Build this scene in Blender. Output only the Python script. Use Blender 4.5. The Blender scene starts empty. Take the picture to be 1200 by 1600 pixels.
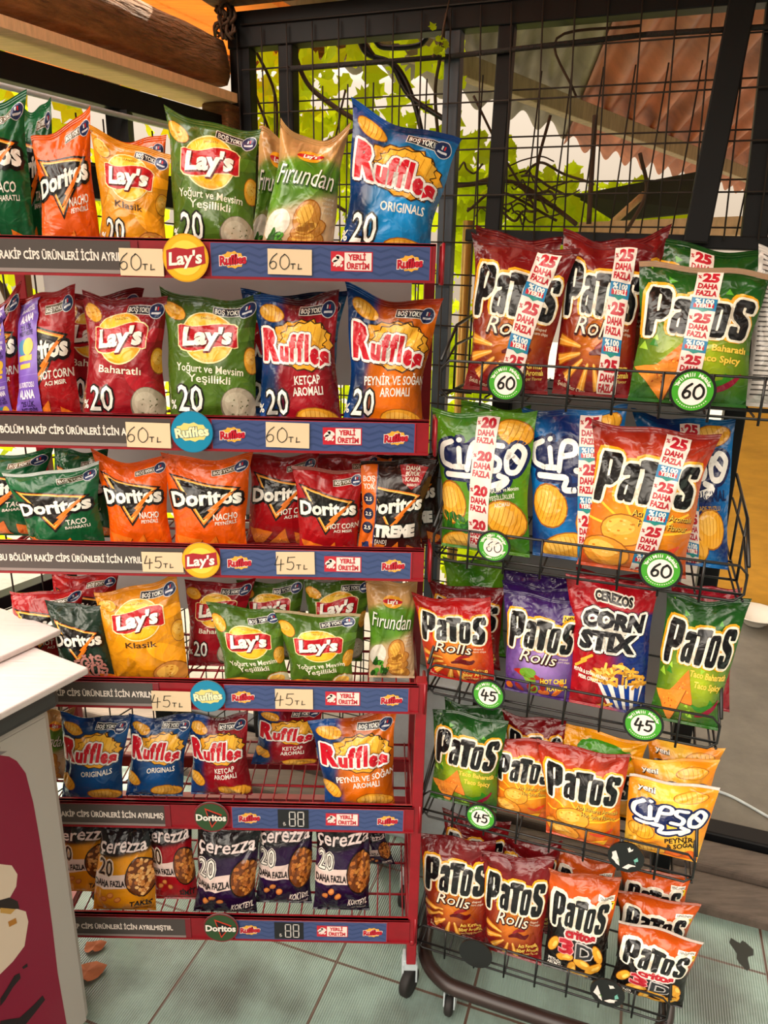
import bpy, bmesh, math, random
import numpy as np
from mathutils import Vector, Matrix
from mathutils.geometry import tessellate_polygon
from math import sin, cos, tan, pi, radians, atan2, sqrt, exp, hypot

SC = bpy.context.scene
COL = SC.collection
# ------------------------------------------------------------ camera, sky, sun, exposure
F_PX = 1150.0                      # focal length in pixels of the 1200 px wide picture
CAM = np.array([0.0, 0.0, 1.6])
PITCH, ROLL = radians(17.5), radians(1.2)
cF = np.array([0, cos(PITCH), -sin(PITCH)])
_u = np.array([0, sin(PITCH), cos(PITCH)])
cR = cos(ROLL) * np.array([1.0, 0, 0]) + sin(ROLL) * _u
cU = -sin(ROLL) * np.array([1.0, 0, 0]) + cos(ROLL) * _u
cd = bpy.data.cameras.new('camera')
cam = bpy.data.objects.new('camera', cd)
COL.objects.link(cam)
cd.sensor_fit = 'HORIZONTAL'
cd.sensor_width = 36.0
cd.lens = 36.0 * F_PX / 1200.0
cd.clip_start = 0.02
cam.matrix_world = Matrix(((cR[0], cU[0], -cF[0], CAM[0]), (cR[1], cU[1], -cF[1], CAM[1]),
                           (cR[2], cU[2], -cF[2], CAM[2]), (0, 0, 0, 1)))
SC.camera = cam
SC.view_settings.view_transform = 'Standard'
SC.view_settings.look = 'None'
SC.view_settings.gamma = 1.0
SC.view_settings.use_curve_mapping = False
SC.view_settings.exposure = 0.55

w = bpy.data.worlds.new('sky')
SC.world = w
w.use_nodes = True
nt = w.node_tree
nt.nodes.clear()
wo = nt.nodes.new('ShaderNodeOutputWorld')
bg = nt.nodes.new('ShaderNodeBackground')
cr = nt.nodes.new('ShaderNodeValToRGB')
sp = nt.nodes.new('ShaderNodeSeparateXYZ')
tc = nt.nodes.new('ShaderNodeTexCoord')
nt.links.new(tc.outputs['Generated'], sp.inputs[0])
# a sky brighter overhead and much brighter on the sun's side, behind the fence
dt = nt.nodes.new('ShaderNodeVectorMath'); dt.operation = 'DOT_PRODUCT'
dt.inputs[1].default_value = (0.15, 0.97, 0.20)
nt.links.new(tc.outputs['Generated'], dt.inputs[0])
mr_ = nt.nodes.new('ShaderNodeMapRange'); mr_.interpolation_type = 'SMOOTHSTEP'
mr_.inputs['From Min'].default_value = -0.1; mr_.inputs['From Max'].default_value = 0.8
mr_.inputs['To Min'].default_value = 0.0; mr_.inputs['To Max'].default_value = 2.2
nt.links.new(dt.outputs['Value'], mr_.inputs[0])
nt.links.new(sp.outputs['Z'], cr.inputs[0])
e = cr.color_ramp.elements
e[0].position = 0.0; e[0].color = (0.16, 0.125, 0.09, 1)
e[1].position = 1.0; e[1].color = (1.0, 0.97, 0.93, 1)
q_ = cr.color_ramp.elements.new(0.22); q_.color = (0.26, 0.215, 0.165, 1)
q_ = cr.color_ramp.elements.new(0.42); q_.color = (1.9, 1.66, 1.37, 1)
ad = nt.nodes.new('ShaderNodeMath'); ad.operation = 'ADD'; ad.inputs[1].default_value = 0.55
dt2 = nt.nodes.new('ShaderNodeVectorMath'); dt2.operation = 'DOT_PRODUCT'      # open side of the kiosk, on the left
dt2.inputs[1].default_value = (-0.74, -0.42, 0.52)
nt.links.new(tc.outputs['Generated'], dt2.inputs[0])
mr2 = nt.nodes.new('ShaderNodeMapRange'); mr2.interpolation_type = 'SMOOTHSTEP'
mr2.inputs['From Min'].default_value = 0.35; mr2.inputs['From Max'].default_value = 0.9
mr2.inputs['To Min'].default_value = 0.0; mr2.inputs['To Max'].default_value = 2.6
nt.links.new(dt2.outputs['Value'], mr2.inputs[0])
ad2 = nt.nodes.new('ShaderNodeMath'); ad2.operation = 'ADD'
nt.links.new(mr_.outputs[0], ad2.inputs[0]); nt.links.new(mr2.outputs[0], ad2.inputs[1])
nt.links.new(ad2.outputs[0], ad.inputs[0])
nt.links.new(cr.outputs[0], bg.inputs[0])
nt.links.new(ad.outputs[0], bg.inputs[1])
nt.links.new(bg.outputs[0], wo.inputs[0])

sun_d = bpy.data.lights.new('sun', 'SUN')
sun_d.energy = 10.0
sun_d.angle = radians(0.6)
sun_d.color = (1.0, 0.88, 0.68)
sun = bpy.data.objects.new('sun', sun_d)
COL.objects.link(sun)
sun.rotation_euler = Vector((0.42, 0.80, 0.95)).to_track_quat('Z', 'Y').to_euler()   # the sun stands behind the fence, to the right
sun.location = (4, 8, 9)

# ------------------------------------------------------------ helpers
def lin(h):
    if isinstance(h, (tuple, list)):
        return tuple(h)
    h = h.lstrip('#')
    o = []
    for i in (0, 2, 4):
        c = int(h[i:i + 2], 16) / 255.0
        o.append(c / 12.92 if c <= 0.04045 else ((c + 0.055) / 1.055) ** 2.4)
    return tuple(o)

def ray(x, y):
    return cF + cR * (x - 600) / F_PX - cU * (y - 800) / F_PX

def on_plane(x, y, P0, n):
    d = ray(x, y)
    k = np.dot(np.array(P0) - CAM, n) / np.dot(d, n)
    return CAM + d * k

def at_y(x, y, Y):
    return on_plane(x, y, (0, Y, 0), np.array([0, 1.0, 0]))

def at_z(x, y, Z):
    return on_plane(x, y, (0, 0, Z), np.array([0, 0, 1.0]))

def along(O, h, px):
    """point O + t h seen at picture column px"""
    O = np.array(O, float); h = np.array(h, float)
    c = (px - 600) / F_PX
    a = np.dot(O - CAM, cR) - c * np.dot(O - CAM, cF)
    b = np.dot(h, cR) - c * np.dot(h, cF)
    return O + h * (-a / b)

def link(name, me, parent=None):
    o = bpy.data.objects.new(name, me)
    COL.objects.link(o)
    if parent is not None:
        o.parent = parent
    return o

def tag(o, label=None, cat=None, group=None, kind=None):
    if label: o['label'] = label
    if cat: o['category'] = cat
    if group: o['group'] = group
    if kind: o['kind'] = kind
    return o

def thing(name, label, cat, loc=(0, 0, 0), group=None):
    o = bpy.data.objects.new(name, None)
    o.empty_display_size = 0.02
    COL.objects.link(o)
    o.location = tuple(float(v) for v in loc)
    return tag(o, label, cat, group)

# ------------------------------------------------------------ materials
def mat(name, base=(0.5, 0.5, 0.5), rough=0.5, metal=0.0, attr=False, noise=None, bump=None, coat=0.0, trans=0.0, spec=0.5):
    m = bpy.data.materials.new(name)
    m.use_nodes = True
    t = m.node_tree
    p = t.nodes['Principled BSDF']
    p.inputs['Roughness'].default_value = rough
    p.inputs['Metallic'].default_value = metal
    p.inputs['Coat Weight'].default_value = coat
    p.inputs['Coat Roughness'].default_value = 0.15
    p.inputs['Specular IOR Level'].default_value = spec
    base = lin(base)
    tcn = t.nodes.new('ShaderNodeTexCoord')
    src = None
    if attr:
        a = t.nodes.new('ShaderNodeAttribute')
        a.attribute_name = 'Col'
        src = a.outputs['Color']
    else:
        r = t.nodes.new('ShaderNodeRGB')
        r.outputs[0].default_value = (*base, 1)
        src = r.outputs[0]
    if noise:                                   # (scale, darkest factor, (sx, sy, sz))
        mp = t.nodes.new('ShaderNodeMapping')
        mp.inputs['Scale'].default_value = noise[2] if len(noise) > 2 else (1, 1, 1)
        n = t.nodes.new('ShaderNodeTexNoise')
        n.inputs['Scale'].default_value = noise[0]
        n.inputs['Detail'].default_value = 6
        n.inputs['Roughness'].default_value = 0.65
        mr = t.nodes.new('ShaderNodeMapRange')
        mr.inputs['From Min'].default_value = 0.3
        mr.inputs['From Max'].default_value = 0.7
        mr.inputs['To Min'].default_value = noise[1]
        mr.inputs['To Max'].default_value = 1.1
        mx = t.nodes.new('ShaderNodeVectorMath')
        mx.operation = 'SCALE'
        t.links.new(tcn.outputs['Object'], mp.inputs[0])
        t.links.new(mp.outputs[0], n.inputs['Vector'])
        t.links.new(n.outputs[0], mr.inputs[0])
        t.links.new(src, mx.inputs[0])
        t.links.new(mr.outputs[0], mx.inputs['Scale'])
        src = mx.outputs[0]
    t.links.new(src, p.inputs['Base Color'])
    if bump:                                    # (scale, strength, distance, (sx, sy, sz))
        mp = t.nodes.new('ShaderNodeMapping')
        mp.inputs['Scale'].default_value = bump[3] if len(bump) > 3 else (1, 1, 1)
        n = t.nodes.new('ShaderNodeTexNoise')
        n.inputs['Scale'].default_value = bump[0]
        n.inputs['Detail'].default_value = 5
        b = t.nodes.new('ShaderNodeBump')
        b.inputs['Strength'].default_value = bump[1]
        b.inputs['Distance'].default_value = bump[2]
        t.links.new(tcn.outputs['Object'], mp.inputs[0])
        t.links.new(mp.outputs[0], n.inputs['Vector'])
        t.links.new(n.outputs[0], b.inputs['Height'])
        t.links.new(b.outputs[0], p.inputs['Normal'])
    if trans:
        tr = t.nodes.new('ShaderNodeBsdfTranslucent')
        ms = t.nodes.new('ShaderNodeMixShader')
        ms.inputs[0].default_value = trans
        t.links.new(src, tr.inputs[0])
        out = t.nodes['Material Output']
        t.links.new(p.outputs[0], ms.inputs[1])
        t.links.new(tr.outputs[0], ms.inputs[2])
        t.links.new(ms.outputs[0], out.inputs[0])
    return m

M_FILM = mat('printed_plastic_film', rough=0.24, attr=True, coat=0.12, spec=0.45)
def crinkle(m):
    """creased film: ridged noise as a bump"""
    t = m.node_tree; p = t.nodes['Principled BSDF']
    c = t.nodes.new('ShaderNodeTexCoord'); prev = None
    for sc_, k in ((13, 1.0), (34, 0.45)):
        n = t.nodes.new('ShaderNodeTexNoise'); n.inputs['Scale'].default_value = sc_; n.inputs['Detail'].default_value = 2; n.inputs['Distortion'].default_value = 0.6
        t.links.new(c.outputs['Object'], n.inputs['Vector'])
        a = t.nodes.new('ShaderNodeMath'); a.operation = 'SUBTRACT'; a.inputs[1].default_value = 0.5; t.links.new(n.outputs[0], a.inputs[0])
        b = t.nodes.new('ShaderNodeMath'); b.operation = 'ABSOLUTE'; t.links.new(a.outputs[0], b.inputs[0])
        d = t.nodes.new('ShaderNodeMath'); d.operation = 'MULTIPLY'; d.inputs[1].default_value = -k; t.links.new(b.outputs[0], d.inputs[0])
        if prev is None: prev = d.outputs[0]
        else:
            e = t.nodes.new('ShaderNodeMath'); e.operation = 'ADD'; t.links.new(prev, e.inputs[0]); t.links.new(d.outputs[0], e.inputs[1]); prev = e.outputs[0]
    bp = t.nodes.new('ShaderNodeBump'); bp.inputs['Strength'].default_value = 0.8; bp.inputs['Distance'].default_value = 0.012
    t.links.new(prev, bp.inputs['Height']); t.links.new(bp.outputs[0], p.inputs['Normal']); t.links.new(bp.outputs[0], p.inputs['Coat Normal'])
crinkle(M_FILM)
M_PRINT = mat('printed_card', rough=0.5, attr=True)
M_GLOSSPRINT = mat('glossy_printed_strip', rough=0.28, attr=True)
M_RED = mat('red_painted_steel', '#8e0e1c', 0.35, noise=(30, 0.8))
M_BLACKWIRE = mat('black_wire', '#0b0b0b', 0.4)
M_BLACK = mat('black_painted_steel', '#0b0c0f', 0.5, noise=(12, 0.7), spec=0.25)
M_LITBLACK = mat('lit_black_painted_steel', '#3a4450', 0.45, noise=(12, 0.8))  # black steel post; its different lighting is put into this blue-grey colour
M_RUST = mat('rusty_wire', '#2b211a', 0.8)
M_REBAR = mat('ribbed_rusty_bar', '#231c18', 0.8, bump=(200, 1, 0.003))
M_LOG = mat('rough_timber', '#8f6238', 0.85, noise=(6, 0.45, (3, 3, 12)), bump=(12, 1.0, 0.02, (2, 2, 10)))
M_SAWN = mat('pale_sawn_timber', '#e8c090', 0.8, noise=(18, 0.8, (1, 8, 1)), bump=(30, 0.3, 0.003, (1, 8, 1)))
M_BOARD = mat('orange_ceiling_board', '#f6ae50', 0.7, noise=(7, 0.75, (1, 9, 1)), trans=0.4)
M_STEEL = mat('galvanised_steel', '#c2ccd0', 0.35, metal=0.1, noise=(8, 0.7))
M_WHITE = mat('white_panel', '#c9c6c6', 0.5)
M_RUBBER = mat('black_rubber', '#15110f', 0.7)
M_TUBE = mat('brown_black_tube', '#2a1a16', 0.4, noise=(14, 0.6))
M_BRASS = mat('yellow_metal_pole', '#b89042', 0.35, metal=0.5)
M_CARD = mat('white_corrugated_carton', '#d9cdca', 0.7, noise=(6, 0.92), bump=(2.2, 0.35, 0.004, (1, 60, 1)))
M_GASKET = mat('dark_grey_gasket', '#3b3c3c', 0.5)
M_FREEZER = mat('off_white_enamel', '#b7b0a8', 0.4, noise=(5, 0.85))
M_CONCRETE = mat('outdoor_concrete', '#6e685e', 0.9, noise=(4, 0.65), bump=(30, 0.5, 0.006))
M_GREYWOOD = mat('weathered_grey_wood', '#5f5248', 0.85, noise=(9, 0.5, (1, 7, 1)))
M_PLY = mat('yellow_plywood', '#e0a437', 0.7, noise=(5, 0.8, (1, 1, 4)))
M_CHINA = mat('white_bowl', '#e6e2da', 0.25)
M_TERRA = mat('terracotta_corrugated_sheet', '#b0704a', 0.6, noise=(4, 0.5), trans=0.18)
M_GREYSHEET = mat('grey_corrugated_sheet', '#8d8770', 0.6, noise=(3, 0.6), trans=0.2)
M_LEAF = mat('sunlit_vine_leaf', '#d6ea1e', 0.5, noise=(3, 0.7), trans=0.85)
M_DEADLEAF = mat('orange_dead_leaf', '#c0683a', 0.7, noise=(20, 0.7), trans=0.3)
M_BARK = mat('brown_vine_bark', '#4a3524', 0.9)
M_HOSE = mat('black_hose', '#101012', 0.4)
M_DARKBOARD = mat('dark_board', '#25221c', 0.8, noise=(8, 0.6))
M_HEDGE = M_LEAF

# ------------------------------------------------------------ mesh collecting helpers
class MB:
    """collects boxes, tubes and polygons and links them as one mesh object"""
    def __init__(s):
        s.v = []; s.f = []; s.sm = []
    def add(s, vs, fs, smooth=False):
        b = len(s.v)
        s.v += [tuple(map(float, p)) for p in vs]
        s.f += [tuple(i + b for i in f) for f in fs]
        s.sm += [smooth] * len(fs)
    def box(s, c, sx, sy, sz, ax=None, bev=0.0):
        """centre c, full sizes, axes as three unit vectors"""
        c = np.array(c, float)
        ax = ax or (np.array([1., 0, 0]), np.array([0, 1., 0]), np.array([0, 0, 1.]))
        a, b, d = [np.array(q, float) for q in ax]
        if bev <= 0:
            vs = [c + a * sx / 2 * i + b * sy / 2 * j + d * sz / 2 * k for i in (-1, 1) for j in (-1, 1) for k in (-1, 1)]
            s.add(vs, [(0, 1, 3, 2), (4, 6, 7, 5), (0, 4, 5, 1), (2, 3, 7, 6), (0, 2, 6, 4), (1, 5, 7, 3)])
            return
        bm = bmesh.new()
        bmesh.ops.create_cube(bm, size=1.0)
        bmesh.ops.scale(bm, vec=(sx, sy, sz), verts=bm.verts)
        bmesh.ops.bevel(bm, geom=bm.edges[:], offset=bev, segments=2, affect='EDGES', profile=0.5)
        bm.verts.index_update()
        s.add([c + a * v.co.x + b * v.co.y + d * v.co.z for v in bm.verts], [tuple(v.index for v in f.verts) for f in bm.faces])
        bm.free()
    def bar(s, p, q, wx, wz, up=(0, 0, 1), bev=0.0):
        p = np.array(p, float); q = np.array(q, float)
        L = np.linalg.norm(q - p); a = (q - p) / L
        u = np.array(up, float); b = np.cross(u, a); b /= np.linalg.norm(b); c = np.cross(a, b)
        s.box((p + q) / 2, L, wx, wz, (a, b, c), bev)
    def tube(s, pts, r, n=8, closed=False, cap=True):
        P = [np.array(p, float) for p in pts]
        m = len(P)
        rr = r if hasattr(r, '__len__') else [r] * m
        rings = []
        prev = None
        for i in range(m):
            if closed: t = P[(i + 1) % m] - P[i - 1]
            else: t = P[min(i + 1, m - 1)] - P[max(i - 1, 0)]
            t = t / (np.linalg.norm(t) + 1e-12)
            if prev is None:
                a = np.cross(t, [0, 0, 1.]) if abs(t[2]) < 0.9 else np.cross(t, [1., 0, 0])
            else:
                a = prev - t * np.dot(prev, t)
            a /= np.linalg.norm(a) + 1e-12
            prev = a
            b = np.cross(t, a)
            rings.append([P[i] + rr[i] * (a * cos(2 * pi * k / n) + b * sin(2 * pi * k / n)) for k in range(n)])
        vs = [v for R in rings for v in R]
        fs = []
        for i in range(m if closed else m - 1):
            j = (i + 1) % m
            for k in range(n):
                fs.append((i * n + k, i * n + (k + 1) % n, j * n + (k + 1) % n, j * n + k))
        if cap and not closed:
            fs.append(tuple(range(n - 1, -1, -1)))
            fs.append(tuple((m - 1) * n + k for k in range(n)))
        s.add(vs, fs, True)
    def lathe(s, c, prof, ax=(0, 0, 1), n=28):
        """profile (radius, height) spun about axis ax through c"""
        a = np.array(ax, float); a /= np.linalg.norm(a)
        u = np.cross(a, [0, 0, 1.]) if abs(a[2]) < 0.9 else np.cross(a, [1., 0, 0])
        u /= np.linalg.norm(u); v = np.cross(a, u)
        vs = []; fs = []
        for r, h in prof:
            for k in range(n):
                t = 2 * pi * k / n
                vs.append(np.array(c) + a * h + max(r, 1e-5) * (u * cos(t) + v * sin(t)))
        for i in range(len(prof) - 1):
            for k in range(n):
                fs.append((i * n + k, i * n + (k + 1) % n, (i + 1) * n + (k + 1) % n, (i + 1) * n + k))
        s.add(vs, fs, True)
    def build(s, name, m, parent=None, origin=None):
        o0 = np.array(parent.location if (parent is not None and origin is None) else (origin if origin is not None else (0, 0, 0)), float)
        me = bpy.data.meshes.new(name)
        me.from_pydata([tuple(np.array(v) - o0) for v in s.v], [], s.f)
        me.polygons.foreach_set('use_smooth', s.sm)
        me.materials.append(m)
        bm = bmesh.new(); bm.from_mesh(me)
        bmesh.ops.recalc_face_normals(bm, faces=bm.faces)
        bm.to_mesh(me); bm.free()
        ob = link(name, me, parent)
        if origin is not None: ob.location = tuple(map(float, origin))
        return ob

def bez(P, n=8):
    """smooth curve through points (Catmull-Rom)"""
    P = [np.array(p, float) for p in P]
    Q = [2 * P[0] - P[1]] + P + [2 * P[-1] - P[-2]]
    out = []
    for i in range(1, len(Q) - 2):
        for k in range(n):
            t = k / n
            a, b, c, d = Q[i - 1], Q[i], Q[i + 1], Q[i + 2]
            out.append(0.5 * ((2 * b) + (c - a) * t + (2 * a - 5 * b + 4 * c - d) * t * t + (-a + 3 * b - 3 * c + d) * t ** 3))
    out.append(P[-1])
    return out

# ------------------------------------------------------------ flat artwork (lettering, logos, prints) as real polygons
_tc = {}
def text_mesh(s, off=0.0, sp=1.0):
    k = (s, round(off, 4), sp)
    if k in _tc: return _tc[k]
    cu = bpy.data.curves.new('t', 'FONT')
    cu.body = s
    cu.size = 1.0
    cu.offset = off
    cu.resolution_u = 2
    cu.space_character = sp
    ob = bpy.data.objects.new('t', cu)
    COL.objects.link(ob)
    me = bpy.data.meshes.new_from_object(ob)
    V = np.array([(v.co.x, v.co.y) for v in me.vertices]).reshape(-1, 2)
    Fc = [tuple(p.vertices) for p in me.polygons]
    bpy.data.objects.remove(ob); bpy.data.curves.remove(cu); bpy.data.meshes.remove(me)
    _tc[k] = (V, Fc)
    return _tc[k]

CAP = text_mesh('H')[0][:, 1].max()

class Art:
    def __init__(s): s.el = []
    def poly(s, pts, col, z=1):
        pts = np.array(pts, float)
        tr = tessellate_polygon([[Vector((p[0], p[1], 0)) for p in pts]])
        s.el.append((pts, [tuple(t) for t in tr], lin(col), z))
        return s
    def ell(s, cx, cy, rx, ry, col, z=1, rot=0, n=26, a0=0, a1=360):
        r = radians(rot)
        P = []
        for i in range(n + (0 if a1 - a0 >= 360 else 1)):
            t = radians(a0 + (a1 - a0) * i / n)
            x, y = rx * cos(t), ry * sin(t)
            P.append((cx + x * cos(r) - y * sin(r), cy + x * sin(r) + y * cos(r)))
        s.el.append((np.array(P), [tuple(range(len(P)))], lin(col), z))
        return s
    def rect(s, x0, y0, x1, y1, col, z=1, rot=0):
        cx, cy = (x0 + x1) / 2, (y0 + y1) / 2
        P = np.array([(x0, y0), (x1, y0), (x1, y1), (x0, y1)], float) - (cx, cy)
        r = radians(rot)
        P = P @ np.array([[cos(r), sin(r)], [-sin(r), cos(r)]]) + (cx, cy)
        s.el.append((P, [(0, 1, 2, 3)], lin(col), z))
        return s
    def ribbon(s, pts, w, col, z=1, smooth=True, taper=False):
        P = bez(pts, 5) if smooth and len(pts) > 2 else [np.array(p, float) for p in pts]
        P = [p[:2] for p in P]
        L = []; Rr = []
        m = len(P)
        for i, p in enumerate(P):
            t = P[min(i + 1, m - 1)] - P[max(i - 1, 0)]
            t = t / (np.linalg.norm(t) + 1e-9)
            nn = np.array([-t[1], t[0]])
            ww = w / 2 * ((0.25 + 0.75 * sin(pi * (i + 0.5) / m)) if taper else 1)
            L.append(p + nn * ww); Rr.append(p - nn * ww)
        V = np.array(L + Rr)
        s.el.append((V, [(i + 1, i, m + i, m + i + 1) for i in range(m - 1)], lin(col), z))
        if not taper:
            for q in (P[0], P[-1]): s.ell(q[0], q[1], w / 2, w / 2, col, z, n=8)
        return s
    def text(s, t, cx, cy, h, col, w=None, rot=0, off=0.0, shear=0.0, lines=(), z=3, sp=1.0, warp=None):
        """t centred at cx, cy; h = cap height, w = total width; lines = outlines [(offset, colour)] from widest to narrowest"""
        V0, _ = text_mesh(t, off, sp)
        if len(V0) == 0: return s
        x0, x1 = V0[:, 0].min(), V0[:, 0].max()
        k = h / CAP
        kx = (w / (x1 - x0)) if w else k
        r = radians(rot)
        n = len(lines)
        for i, (o, c) in enumerate(list(lines) + [(0, col)]):
            V, Fc = text_mesh(t, off + o, sp)
            X = (V[:, 0] - (x0 + x1) / 2) * kx
            Y = (V[:, 1] - CAP / 2) * k
            X = X + shear * Y
            if warp: X, Y = warp(X, Y)
            s.el.append((np.stack([cx + X * cos(r) - Y * sin(r), cy + X * sin(r) + Y * cos(r)], 1), Fc, lin(c), z + i - n))
        return s
    def put(s, a, x=0, y=0, k=1, rot=0, dz=0, ky=None):
        r = radians(rot); ky = ky or k
        for V, Fc, c, z in a.el:
            X, Y = V[:, 0] * k, V[:, 1] * ky
            s.el.append((np.stack([x + X * cos(r) - Y * sin(r), y + X * sin(r) + Y * cos(r)], 1), Fc, c, z + dz))
        return s

def cut_grid(el, x0, x1, y0, y1, nx, ny):
    """slices artwork along the grid lines and crops it; returns verts (x, y, layer), faces, colours"""
    bm = bmesh.new()
    cols = []
    for V, Fc, c, z in el:
        ci = len(cols); cols.append((c, z))
        vs = [bm.verts.new((p[0], p[1], z * 1e-4)) for p in V]
        for f in Fc:
            if len(set(f)) < 3: continue
            try: nf = bm.faces.new([vs[i] for i in f])
            except ValueError: continue
            nf.material_index = ci % 30000
    def cutp(co, no, clear=False):
        bmesh.ops.bisect_plane(bm, geom=bm.verts[:] + bm.edges[:] + bm.faces[:], dist=1e-6, plane_co=co, plane_no=no, clear_outer=clear)
    cutp((x0, 0, 0), (-1, 0, 0), True); cutp((x1, 0, 0), (1, 0, 0), True)
    cutp((0, y0, 0), (0, -1, 0), True); cutp((0, y1, 0), (0, 1, 0), True)
    for i in range(1, nx): cutp((x0 + (x1 - x0) * i / nx, 0, 0), (1, 0, 0))
    for j in range(1, ny): cutp((0, y0 + (y1 - y0) * j / ny, 0), (0, 1, 0))
    if nx > 1:
        dx, dy = (x1 - x0) / nx, (y1 - y0) / ny
        for k in range(-ny + 1, nx): cutp((x0 + k * dx, y0, 0), (1 / dx, -1 / dy, 0))
    bm.verts.ensure_lookup_table()
    bm.verts.index_update()
    V = np.array([v.co[:] for v in bm.verts]).reshape(-1, 3)
    fs = []; fc = []
    for f in bm.faces:
        ids = [v.index for v in f.verts]
        if f.normal.z < 0: ids.reverse()
        fs.append(ids); fc.append(cols[f.material_index][0])
    bm.free()
    if len(V): V[:, 2] = np.round(V[:, 2] * 1e4)
    return V, fs, fc

def mesh_cols(name, V, fs, cols, m, parent=None, percorner=None, normals=None, smooth=False, loc=(0, 0, 0)):
    me = bpy.data.meshes.new(name)
    me.from_pydata([tuple(map(float, v)) for v in V], [], fs)
    at = me.color_attributes.new('Col', 'FLOAT_COLOR', 'CORNER')
    if percorner is None:
        arr = []
        for f, c in zip(fs, cols): arr += [c[0], c[1], c[2], 1.0] * len(f)
    else: arr = percorner
    at.data.foreach_set('color', np.array(arr, dtype=np.float32).ravel())
    me.polygons.foreach_set('use_smooth', [smooth] * len(me.polygons))
    me.materials.append(m)
    if normals is not None:
        me.normals_split_custom_set_from_vertices([tuple(map(float, n)) for n in normals])
    o = link(name, me, parent)
    o.location = tuple(map(float, loc))
    return o

def plate(name, art, O, h, u, w_, t_, m, parent=None, lift=0.0003, outline=None, back='#888888', loc=None, extra=None):
    """a flat printed piece of thickness t_: art given in metres in the frame (h, u), outline polygon in the same frame"""
    O = np.array(O, float); h = np.array(h, float); u = np.array(u, float)
    n = np.cross(h, u)
    V = []; fs = []; cs = []
    P = outline
    k = len(P)
    V += [O + h * p[0] + u * p[1] for p in P]
    V += [O + h * p[0] + u * p[1] - n * t_ for p in P]
    tr = [tuple(t) for t in tessellate_polygon([[Vector((p[0], p[1], 0)) for p in P]])]
    A = 0
    for i in range(k): A += P[i][0] * P[(i + 1) % k][1] - P[(i + 1) % k][0] * P[i][1]
    base = lin(w_)
    for t in tr:
        a = (P[t[1]][0] - P[t[0]][0]) * (P[t[2]][1] - P[t[0]][1]) - (P[t[2]][0] - P[t[0]][0]) * (P[t[1]][1] - P[t[0]][1])
        if a < 0: t = t[::-1]
        fs.append(tuple(t)); cs.append(base)
        fs.append(tuple(i + k for i in t[::-1])); cs.append(lin(back))
    for i in range(k):
        j = (i + 1) % k
        f = (i, i + k, j + k, j) if A > 0 else (j, j + k, i + k, i)
        fs.append(f); cs.append(lin(back))
    for W, Fc, c, z in art.el:
        b = len(V)
        V += [O + h * p[0] + u * p[1] + n * lift * z for p in W]
        for f in Fc:
            a = 0
            for i in range(len(f)):
                p, q = W[f[i]], W[f[(i + 1) % len(f)]]
                a += p[0] * q[1] - q[0] * p[1]
            if a < 0: f = f[::-1]
            fs.append(tuple(i + b for i in f)); cs.append(c)
    loc = np.array(loc if loc is not None else (parent.location if parent is not None else O), float)
    V = [v - loc for v in V]
    o = mesh_cols(name, V, fs, cs, m, parent)
    if parent is None: o.location = tuple(loc)
    return o

# ------------------------------------------------------------ bag artwork; canvas is 10 wide (-5..5) and 14 high (0..14)
def stroke_glyph(a, t, place, off, col, st, z):
    """place maps glyph units to the canvas; st = outlines [(radius, colour, dx, dy)] from outermost to innermost, in canvas units"""
    V, Fc = text_mesh(t, off)
    if not len(V): return
    P = place(V)
    n = len(st)
    for i, (r, c, dx, dy) in enumerate(st):
        for k in range(8):
            q = 2 * pi * k / 8
            a.el.append((P + (dx + r * cos(q), dy + r * sin(q)), Fc, lin(c), z + i - n))
    a.el.append((P, Fc, lin(col), z))

def logo(a, t, cx, cy, h, w, col, st=(), rot=0, off=0.03, shear=0.0, z=5, warp=None):
    V0, _ = text_mesh(t, off)
    x0, x1 = V0[:, 0].min(), V0[:, 0].max()
    k = h / CAP; kx = w / (x1 - x0); r = radians(rot)
    def pl(V):
        X = (V[:, 0] - (x0 + x1) / 2) * kx; Y = (V[:, 1] - CAP / 2) * k
        X = X + shear * Y
        if warp: X, Y = warp(X, Y)
        return np.stack([cx + X * cos(r) - Y * sin(r), cy + X * sin(r) + Y * cos(r)], 1)
    stroke_glyph(a, t, pl, off, col, st, z)

def glyph(a, t, x0, y0, x1, y1, col, st=(), off=0.05, shear=0.0, z=5, fr=None):
    V0, _ = text_mesh(t, off)
    mn, mx = V0.min(0), V0.max(0)
    def pl(V):
        X = x0 + (V[:, 0] - mn[0]) / (mx[0] - mn[0]) * (x1 - x0)
        Y = y0 + (V[:, 1] - mn[1]) / (mx[1] - mn[1]) * (y1 - y0)
        X = X + shear * (Y - y0)
        P = np.stack([X, Y], 1)
        return fr(P) if fr else P
    stroke_glyph(a, t, pl, off, col, st, z)

def bosyok(a, x, y, rot=0, k=1.0, dark='#23242c'):
    b = Art()
    b.rect(-0.15, -0.45, 2.75, 0.6, '#d8d2c8', 1); b.rect(-0.07, -0.37, 2.7, 0.52, dark, 2)
    b.text('BOŞ YOK!', 1.25, 0.06, 0.52, '#f0ece2', w=2.35, off=0.02, z=3)
    b.ell(3.35, 0.05, 0.88, 0.88, '#d8d8dc', 2); b.ell(3.35, 0.05, 0.8, 0.8, '#1d2f5a', 3)
    b.rect(3.12, 0.1, 3.28, 0.5, '#e8e8e8', 4); b.rect(3.40, 0.1, 3.56, 0.5, '#d03030', 4)
    b.rect(2.85, -0.32, 3.85, -0.1, '#dcdce4', 4, 4)
    a.put(b, x, y, k, rot)

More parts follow.
